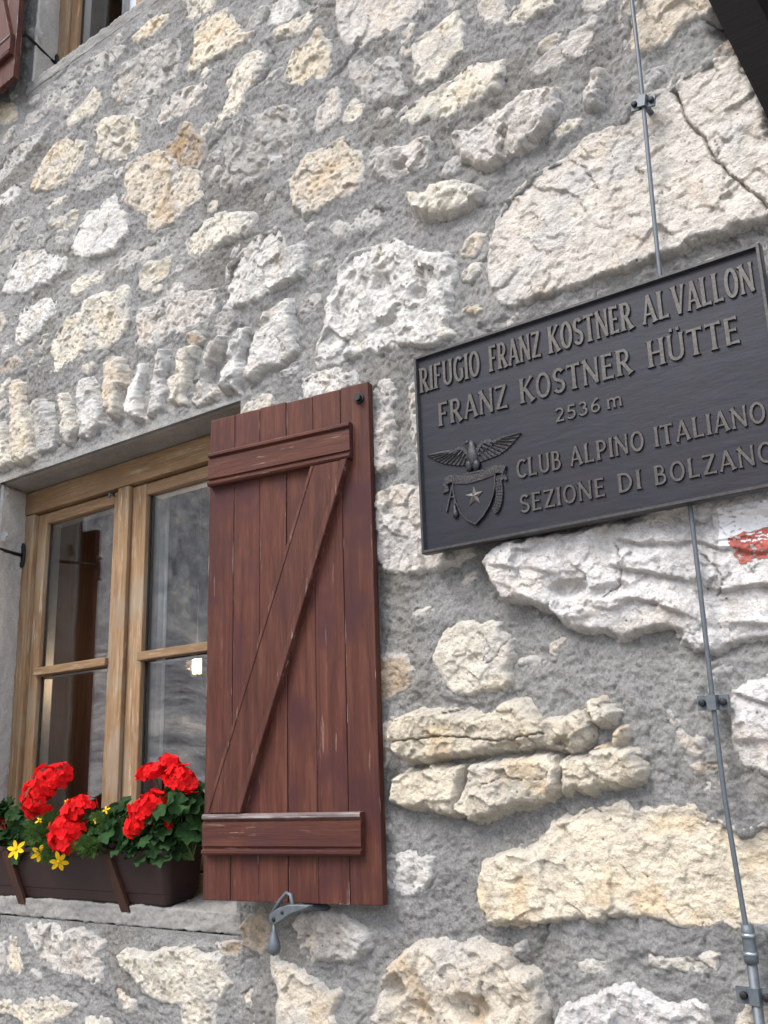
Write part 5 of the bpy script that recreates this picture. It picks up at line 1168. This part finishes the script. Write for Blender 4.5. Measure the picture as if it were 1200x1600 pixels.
bidens('small yellow-budded plant between the middle and right geraniums', (-2.09, -0.01, 1.462),
       [((-2.052, -0.045, 1.553), (0.4, -1, 0.4), 0.011), ((-1.945, -0.03, 1.572), (0.4, -1, 0.6), 0.008), ((-2.085, -0.05, 1.530), (0.2, -1, 0.2), 0.010)],
       [((-2.095, -0.058, 1.470), (0.055, 0.025, 0.022), 160), ((-2.07, -0.03, 1.525), (0.05, 0.03, 0.025), 110)], 21)

# ------------------------------------------------------------------ bronze plaque
def m_bronze(name, col, hi, bd, sc, aniso=(1, 1, 1), rough=0.45):
    m, b, N, L = mat(name); v = coords(N, L, aniso); n = noise(N, L, v, sc, 5, 0.6); p = noise(N, L, coords(N, L), 7, 4, 0.6)
    c = ramp(N, L, n, [(0.3, tuple(k * 0.75 for k in col)), (0.5, col), (0.75, hi)])
    c = mixc(N, L, ramp(N, L, p, [(0.45, (0, 0, 0)), (0.75, (0.35, 0.35, 0.35))]), c, (0.021, 0.014, 0.014))
    L(c, b.inputs['Base Color']); b.inputs['Metallic'].default_value = 0.35; b.inputs['Roughness'].default_value = rough; b.inputs['Specular IOR Level'].default_value = 0.45
    L(bump(N, L, n, bd, 0.8), b.inputs['Normal']); return m
M['plate'] = m_bronze('patinated_bronze_field', (0.0100, 0.0108, 0.0185), (0.0150, 0.0160, 0.0265), 0.0006, 60, (0.35, 1, 1.6), 0.5)
M['relief'] = m_bronze('bronze_relief', (0.026, 0.026, 0.031), (0.052, 0.050, 0.052), 0.0016, 240)
M['letter'] = m_bronze('worn_bronze_letters', (0.066, 0.061, 0.056), (0.100, 0.092, 0.082), 0.0006, 160)
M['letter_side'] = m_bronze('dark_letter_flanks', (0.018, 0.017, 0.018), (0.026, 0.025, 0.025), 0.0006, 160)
M['frame'] = m_bronze('bronze_frame', (0.042, 0.042, 0.044), (0.064, 0.063, 0.063), 0.0006, 120)
PX0, PX1, PZ0, PZ1, PY = -1.0945, -0.3615, 2.0445, 2.4800, -0.030
pq = thing('plaque', 'dark bronze alpine hut plaque with raised lettering and eagle emblem', 'plaque', (PX0 * 0.9802, -0.032, 1.6 + (PZ0 - 1.6) * 0.9802)); pq.scale = (0.9802, 0.9802, 0.9802)
W_, H_ = PX1 - PX0, PZ1 - PZ0
MB().box(0.004, W_ - 0.004, -0.026, -0.012, 0.004, H_ - 0.004, 0.001).build('panel', M['plate'], pq)
fm = MB(); w = 0.0085
def rim(a0, a1):
    """four mitred frame bars with a chamfered section"""
    o = [(0, 0), (W_, 0), (W_, H_), (0, H_)]
    def ring(d, y): return [(d, y, d), (W_ - d, y, d), (W_ - d, y, H_ - d), (d, y, H_ - d)]
    loops = [ring(0.0, -0.0125), ring(0.0, -0.030), ring(0.0015, -0.034), ring(w - 0.002, -0.034), ring(w, -0.0255)]
    for i in range(len(loops) - 1):
        for k in range(4):
            q = (k + 1) % 4; fm.add([loops[i][k], loops[i][q], loops[i + 1][q], loops[i + 1][k]], [(0, 1, 2, 3)])
rim(0, 0); fm.build('frame', M['frame'], pq)
for x, z in ((0.02, 0.02), (W_ - 0.02, 0.02), (0.02, H_ - 0.02), (W_ - 0.02, H_ - 0.02)): MB().tube([(x, 0.05, z), (x, -0.0125, z)], 0.006, 8).build('stud', M['iron'], pq)

def arc(cx, cy, rx, ry, a0, a1, n=12): return [(cx + rx * math.cos(math.radians(a0 + (a1 - a0) * k / n)), cy + ry * math.sin(math.radians(a0 + (a1 - a0) * k / n))) for k in range(n + 1)]
T, S_ = 0.170, 0.105       # thick and thin strokes relative to cap height
# glyph: advance width, strokes (points, width, flare at start, flare at end)
def glyphs():
    g = {}
    g['I'] = (0.20, [([(0.10, 0), (0.10, 1)], T, 1, 1)])
    g['L'] = (0.50, [([(0.10, 0), (0.10, 1)], T, 0, 1), ([(0.04, 0.055), (0.46, 0.055)], S_, 0, 2)])
    g['E'] = (0.50, [([(0.10, 0), (0.10, 1)], T, 0, 0), ([(0.03, 0.055), (0.46, 0.055)], S_, 0, 2), ([(0.08, 0.52), (0.40, 0.52)], S_ * 0.9, 0, 2), ([(0.03, 0.945), (0.44, 0.945)], S_, 0, 2)])
    g['F'] = (0.48, [([(0.10, 0), (0.10, 1)], T, 1, 0), ([(0.08, 0.50), (0.38, 0.50)], S_ * 0.9, 0, 2), ([(0.03, 0.945), (0.45, 0.945)], S_, 0, 2)])
    g['T'] = (0.54, [([(0.27, 0), (0.27, 0.96)], T, 1, 0), ([(0.01, 0.945), (0.53, 0.945)], S_, 2, 2)])
    g['H'] = (0.62, [([(0.10, 0), (0.10, 1)], T, 1, 1), ([(0.52, 0), (0.52, 1)], T, 1, 1), ([(0.10, 0.51), (0.52, 0.51)], S_ * 0.9, 0, 0)])
    g['N'] = (0.64, [([(0.09, 0), (0.09, 1)], S_ * 1.1, 1, 0), ([(0.55, 0), (0.55, 1)], S_ * 1.1, 0, 1), ([(0.06, 0.98), (0.56, 0.02)], T, 1, 0)])
    g['A'] = (0.64, [([(0.07, 0), (0.31, 1)], S_ * 1.05, 1, 0), ([(0.57, 0), (0.31, 1)], T, 1, 0), ([(0.16, 0.31), (0.48, 0.31)], S_ * 0.85, 0, 0)])
    g['V'] = (0.62, [([(0.06, 1), (0.31, 0)], T, 1, 0), ([(0.56, 1), (0.31, 0)], S_ * 1.05, 1, 0)])
    g['Z'] = (0.54, [([(0.03, 0.945), (0.51, 0.945)], S_, 2, 0), ([(0.46, 0.96), (0.08, 0.04)], T, 0, 0), ([(0.03, 0.055), (0.53, 0.055)], S_, 0, 2)])
    g['K'] = (0.60, [([(0.10, 0), (0.10, 1)], T, 1, 1), ([(0.53, 1), (0.12, 0.45)], S_ * 1.05, 1, 0), ([(0.22, 0.58), (0.56, 0)], T, 0, 1)])
    g['R'] = (0.58, [([(0.10, 0), (0.10, 1)], T, 1, 1), ([(0.04, 0.95), (0.24, 0.95)] + arc(0.26, 0.72, 0.18, 0.23, 90, -90, 12)[1:] + [(0.10, 0.49)], S_ * 1.25, 0, 0), ([(0.24, 0.50), (0.53, 0)], T, 0, 1)])
    g['P'] = (0.52, [([(0.10, 0), (0.10, 1)], T, 1, 1), ([(0.04, 0.95), (0.24, 0.95)] + arc(0.25, 0.70, 0.19, 0.25, 90, -90, 12)[1:] + [(0.10, 0.45)], S_ * 1.25, 0, 0)])
    g['B'] = (0.55, [([(0.10, 0), (0.10, 1)], T, 0, 0), ([(0.03, 0.95), (0.22, 0.95)] + arc(0.24, 0.74, 0.15, 0.21, 90, -90, 10)[1:] + [(0.10, 0.53)], S_ * 1.2, 0, 0), ([(0.10, 0.52), (0.24, 0.52)] + arc(0.27, 0.285, 0.18, 0.235, 90, -90, 10)[1:] + [(0.03, 0.05)], S_ * 1.25, 0, 0)])
    g['D'] = (0.62, [([(0.10, 0), (0.10, 1)], T, 0, 0), ([(0.03, 0.95), (0.20, 0.95)] + arc(0.22, 0.5, 0.30, 0.45, 90, -90, 16)[1:] + [(0.03, 0.05)], S_ * 1.35, 0, 0)])
    g['O'] = (0.64, [(arc(0.32, 0.5, 0.245, 0.455, 90, 450, 28), S_ * 1.4, 0, 0)])
    g['C'] = (0.58, [(arc(0.34, 0.5, 0.26, 0.455, 48, 312, 20), S_ * 1.4, 1, 1)])
    g['G'] = (0.62, [(arc(0.34, 0.5, 0.26, 0.455, 50, 318, 20), S_ * 1.4, 1, 0), ([(0.53, 0.10), (0.53, 0.46)], T * 0.9, 0, 0), ([(0.40, 0.45), (0.60, 0.45)], S_ * 0.8, 1, 1)])
    g['U'] = (0.62, [([(0.10, 1), (0.10, 0.32)] + arc(0.31, 0.30, 0.21, 0.25, 180, 360, 12) + [(0.52, 1)], S_ * 1.35, 1, 1)])
    g['\u00dc'] = (0.62, g['U'][1] + [([(0.19, 1.11), (0.19, 1.23)], T * 0.75, 0, 0), ([(0.43, 1.11), (0.43, 1.23)], T * 0.75, 0, 0)])
    g['S'] = (0.50, [(arc(0.25, 0.735, 0.175, 0.215, 30, 270, 14) + arc(0.25, 0.265, 0.185, 0.215, 90, -150, 14)[1:], S_ * 1.4, 1, 1)])
    g['2'] = (0.56, [(arc(0.26, 0.72, 0.19, 0.23, 160, -20, 12) + [(0.40, 0.54), (0.09, 0.08)], S_ * 1.4, 1, 0), ([(0.05, 0.07), (0.50, 0.07)], S_ * 1.35, 0, 1)])
    g['5'] = (0.54, [([(0.46, 0.94), (0.14, 0.94)], S_ * 1.35, 1, 0), ([(0.15, 0.98), (0.11, 0.52)], S_ * 1.35, 0, 0), ([(0.11, 0.54)] + arc(0.23, 0.32, 0.21, 0.27, 110, -140, 16), S_ * 1.4, 0, 1)])
    g['3'] = (0.54, [(arc(0.23, 0.74, 0.17, 0.20, 150, -80, 12), S_ * 1.35, 1, 0), (arc(0.24, 0.29, 0.20, 0.24, 80, -150, 14), S_ * 1.4, 0, 1)])
    g['6'] = (0.54, [([(0.44, 0.96), (0.30, 0.88), (0.16, 0.68), (0.09, 0.45), (0.085, 0.30)], S_ * 1.4, 1, 0), (arc(0.28, 0.30, 0.19, 0.24, 180, 540, 22), S_ * 1.35, 0, 0)])
    g['m'] = (0.86, [([(0.10, 0), (0.10, 0.68)], S_ * 1.4, 1, 1), ([(0.10, 0.46)] + arc(0.26, 0.48, 0.165, 0.17, 170, 0, 8) + [(0.42, 0)], S_ * 1.35, 0, 1), ([(0.42, 0.46)] + arc(0.585, 0.48, 0.165, 0.17, 170, 0, 8) + [(0.75, 0)], S_ * 1.35, 0, 1)])
    return g
GL = glyphs()
def ribbon(b, pts, w, h, closed=False, y0=-0.0255, fl0=0, fl1=0, unit=1.0, sides=1, taper=0.80):
    """raised bar along a 2-D line: flat worn top, sloping flanks; fl = flared terminal (1 both sides, 2 serif)"""
    P = [Vector((p[0], p[1])) for p in pts]
    if closed: P = P[:-1]
    if not closed:
        def ins(P, fl):
            if fl: 
                d = (P[0] - P[1]); ln = d.length; k = min(0.45 * ln, 0.13 * unit)
                q = P[0] - d.normalized() * k; q2 = P[0] - d.normalized() * k * 0.42; return [P[0], q2, q] + P[1:]
            return P
        P = ins(P, fl0); P = ins(P[::-1], fl1)[::-1]
    n = len(P); Wd = [w] * n
    if not closed:
        if fl0: Wd[0] = w * (1.75 if fl0 == 1 else 1.9); Wd[1] = w * 1.22
        if fl1: Wd[-1] = w * (1.75 if fl1 == 1 else 1.9); Wd[-2] = w * 1.22
    L_, R_ = [], []
    for i in range(n):
        a = P[i - 1] if (i > 0 or closed) else None; c = P[(i + 1) % n] if (i < n - 1 or closed) else None
        d0 = (P[i] - a).normalized() if a is not None else None; d1 = (c - P[i]).normalized() if c is not None else None
        if d0 is None: d0 = d1
        if d1 is None: d1 = d0
        t = (d0 + d1); t = t.normalized() if t.length > 1e-6 else d0
        nn = Vector((-t.y, t.x)); k = 1 / max(0.55, nn.dot(Vector((-d0.y, d0.x))))
        L_.append((P[i], nn * (Wd[i] / 2 * k))); R_.append(None)
    v = []
    for p, o in L_:
        a, c = p + o * 1.12, p - o * 1.12; e, g = p + o * taper, p - o * taper
        v += [(a.x, y0, a.y), (e.x, y0 - h, e.y), (g.x, y0 - h, g.y), (c.x, y0, c.y)]
    m = n if closed else n - 1
    for i in range(m):
        j = (i + 1) % n
        q = [v[i * 4 + k] for k in range(4)] + [v[j * 4 + k] for k in range(4)]
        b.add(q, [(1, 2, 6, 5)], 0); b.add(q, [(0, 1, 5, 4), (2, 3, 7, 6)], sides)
    if not closed:
        b.add(v[:4], [(0, 1, 2, 3)], sides); b.add(v[-4:], [(3, 2, 1, 0)], sides)
    return b

def write_line(words, z, cap, label, h=0.0042):
    ins = pivot('inscription', pq, (0, 0, 0)); ins['label'] = label
    for txt, x0, x1 in words:
        nat = sum(GL[c][0] for c in txt) + 0.09 * (len(txt) - 1); sx = (x1 - x0) / nat
        x = x0 - PX0
        for c in txt:
            b = MB(); adv, st = GL[c]; u = 0
            for (pts, w, f0, f1) in st:
                q = [(p[0] * sx, p[1] * cap) for p in pts]
                vert = abs(q[0][0] - q[-1][0]) < abs(q[0][1] - q[-1][1])
                cl = (abs(pts[0][0] - pts[-1][0]) < 1e-6 and abs(pts[0][1] - pts[-1][1]) < 1e-6)
                ww = w * (0.55 * cap + 0.45 * sx) if len(pts) == 2 and vert else w * (0.8 * cap + 0.2 * sx)
                ribbon(b, q, ww, h + 0.00012 * u, cl, fl0=f0, fl1=f1, unit=cap); u += 1
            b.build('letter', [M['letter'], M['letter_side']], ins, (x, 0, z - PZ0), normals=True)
            x += (adv + 0.09) * sx
write_line([('RIFUGIO', -1.0825, -0.9335), ('FRANZ', -0.9105, -0.7935), ('KOSTNER', -0.7755, -0.6025), ('AL', -0.5830, -0.5315), ('VALLON', -0.5240, -0.3800)], 2.3950, 0.0560, 'first inscription line, narrow raised capitals along the top')
write_line([('FRANZ', -1.0400, -0.8750), ('KOSTNER', -0.8465, -0.6125), ('H\u00dcTTE', -0.5815, -0.4150)], 2.3090, 0.0510, 'second inscription line, widest raised capitals')
write_line([('2536', -0.7755, -0.6810), ('m', -0.6690, -0.6375)], 2.2515, 0.0280, 'altitude in small raised numerals', 0.0034)
write_line([('CLUB', -0.8660, -0.7690), ('ALPINO', -0.7520, -0.6050), ('ITALIANO', -0.5860, -0.3915)], 2.1580, 0.0375, 'fourth inscription line, right of the eagle emblem', 0.0038)
write_line([('SEZIONE', -0.8640, -0.6870), ('DI', -0.6630, -0.6180), ('BOLZANO', -0.5940, -0.3860)], 2.0880, 0.0355, 'bottom inscription line, right of the shield', 0.0038)

# emblem: eagle on a ribbon above a shield with a star, rope and ice axe; outline points in metres from the plaque corner
EM = EMDATA
def E(k): return [(x - PX0, z - PZ0) for x, z in EM[k]]
eg = pivot('emblem', pq); eg['label'] = 'eagle above a ribbon and a starred shield with rope'
b = MB().prism(E('shield'), -0.0255, -0.0300, 0.001); b.build('shield', M['plate'], eg)
b = MB(); sh_ = E('shield'); ribbon(b, sh_ + [sh_[0]], 0.0030, 0.0022, True, -0.0298, sides=0); b.build('shield_rim', M['relief'], eg)
sc_ = E('star'); cx = sum(p[0] for p in sc_) / 5; cz = sum(p[1] for p in sc_) / 5; r = 0.0215; sp = []
for k in range(10):
    a = math.radians(90 + 36 * k); q = r if k % 2 == 0 else r * 0.42; sp.append((cx + q * math.cos(a), cz + q * math.sin(a)))
b = MB(); b.add([(p[0], -0.0298, p[1]) for p in sp] + [(p[0], -0.0315, p[1]) for p in sp] + [(cx, -0.0345, cz)], [(k, (k + 1) % 10, 10 + (k + 1) % 10, 10 + k) for k in range(10)] + [(10 + k, 10 + (k + 1) % 10, 20) for k in range(10)])
b.build('star', M['letter'], eg)
b = MB(); ribbon(b, E('ribbon'), 0.0170, 0.0068, sides=0, taper=0.92)
for k in ('tail1', 'tail2'): ribbon(b, E(k), 0.0075, 0.0045, sides=0)
b.build('ribbon', M['relief'], eg)
# tiny lettering on the ribbon
rb = E('ribbon'); rp = [Vector(p) for p in rb]; seg = [(rp[i + 1] - rp[i]).length for i in range(len(rp) - 1)]; tot = sum(seg)
def along(s):
    for i, l in enumerate(seg):
        if s <= l or i == len(seg) - 1: return rp[i].lerp(rp[i + 1], max(0, min(1, s / l))), (rp[i + 1] - rp[i]).normalized()
        s -= l
txt = 'CLUB ALPINO ITALIANO'; b = MB(); s = tot * 0.055; stp = tot * 0.89 / sum((GL[c][0] + 0.12) if c != ' ' else 0.4 for c in txt)
for c in txt:
    if c == ' ': s += 0.4 * stp; continue
    o, d = along(s + GL[c][0] * stp / 2); nn = Vector((-d.y, d.x)); cp = 0.0095
    for u, (pts, w, f0, f1) in enumerate(GL[c][1]):
        q = []
        for p in pts: k = o + d * ((p[0] - GL[c][0] / 2) * stp) + nn * ((p[1] - 0.5) * cp); q.append((k.x, k.y))
        cl = (abs(pts[0][0] - pts[-1][0]) < 1e-6 and abs(pts[0][1] - pts[-1][1]) < 1e-6)
        ribbon(b, q, w * cp * 0.9, 0.0008 + 0.00005 * u, cl, -0.0322, sides=0)
    s += (GL[c][0] + 0.12) * stp
b.build('ribbon_lettering', M['letter'], eg)
# wings: overlapping feathers
for nm, sgn in (('wing_l', 1), ('wing_r', -1)):
    root = [Vector(p) for p in E(nm + '_root')]; tip = [Vector(p) for p in E(nm + '_tip')]; n = 11; wg = pivot('wing', eg)
    def samp(pl, s):
        sg = [(pl[i + 1] - pl[i]).length for i in range(len(pl) - 1)]; s *= sum(sg)
        for i, l in enumerate(sg):
            if s <= l or i == len(sg) - 1: return pl[i].lerp(pl[i + 1], min(1, s / l))
            s -= l
    bp = MB(); bp.prism([tuple(q) for q in root] + [tuple(q) for q in tip[::-1]], -0.0255, -0.0285, 0.0006); bp.build('wing_base', M['relief'], wg)
    for k in range(n):
        a, c = samp(root, 0.02 + 0.50 * k / (n - 1)), samp(tip, k / (n - 1))
        b = MB(); P = [a, a.lerp(c, 0.5), a.lerp(c, 0.86), c]; W4 = [0.0060, 0.0072, 0.0058, 0.0012]; v = []
        d = (c - a).normalized(); nn = Vector((-d.y, d.x)); z0 = -0.0270; top = -0.0308 - 0.0003 * (k % 3)
        for p, w4 in zip(P, W4):
            for o, y in ((1, z0), (0.15, top), (-1, z0)): q = p + nn * o * w4 * 0.62; v.append((q.x, y, q.y))
        f = []
        for i in range(3):
            for j in range(2): s4 = i * 3 + j; f.append((s4, s4 + 1, s4 + 4, s4 + 3))
        b.add(v, f + [(0, 1, 2)]).build('feather', M['relief'], wg)
    b = MB(); ribbon(b, [tuple(p) for p in root[:5]], 0.0085, 0.0066, sides=0); b.build('wing_arm', M['relief'], wg)
    for k in range(6):
        a, c = samp(root, 0.5 * (k + 0.5) / 6), samp(tip, (k + 0.5) / 6); b = MB(); ribbon(b, [tuple(a), tuple(a.lerp(c, 0.38))], 0.0085, 0.0056 + 0.0001 * k, sides=0, taper=0.4); b.build('covert', M['relief'], wg)
def blob(name, pts, rad, yc, mt, flat=0.8):
    b = MB(); b.tube([(p[0], yc, p[1]) for p in pts], rad, 12); b.v = [(x, yc + (y - yc) * flat, z) for x, y, z in b.v]; b.build(name, mt, eg)
blob('body', E('body'), [0.004, 0.0078, 0.0085, 0.0125, 0.0135, 0.0115, 0.006], -0.030, M['relief'], 0.6)
blob('beak', E('beak'), [0.0046, 0.0030, 0.0008], -0.033, M['relief'])
for k in ('leg1', 'leg2'): blob('leg', E(k), [0.006, 0.0085, 0.0065, 0.004], -0.031, M['relief'], 0.7)
b = MB(); ribbon(b, E('perch'), 0.0055, 0.0075, sides=0); b.build('perch', M['relief'], eg)
b = MB(); ribbon(b, E('axe1'), 0.0042, 0.004, sides=0); ribbon(b, E('axe2'), 0.0034, 0.0044, sides=0); ribbon(b, E('axe3'), 0.0034, 0.0036, sides=0); b.build('ice_axe', M['relief'], eg)
blob('tassel', E('tassel'), [0.0025, 0.003, 0.0055, 0.0068, 0.004], -0.029, M['relief'], 0.7)
rp_ = [Vector(p) for p in E('rope')]
for o in (-0.006, -0.002, 0.002, 0.006):
    b = MB(); pts = []
    for i in range(len(rp_) - 1):
        d = (rp_[i + 1] - rp_[i]).normalized(); nn = Vector((-d.y, d.x))
        for k in range(8): q = rp_[i].lerp(rp_[i + 1], k / 8) + nn * o * (1 - 0.2 * i / len(rp_)); pts.append((q.x, -0.0285, q.y))
    b.tube(pts, [0.0026 + 0.0007 * math.sin(k * 2.2) for k in range(len(pts))], 7); b.build('rope', M['relief'], eg)
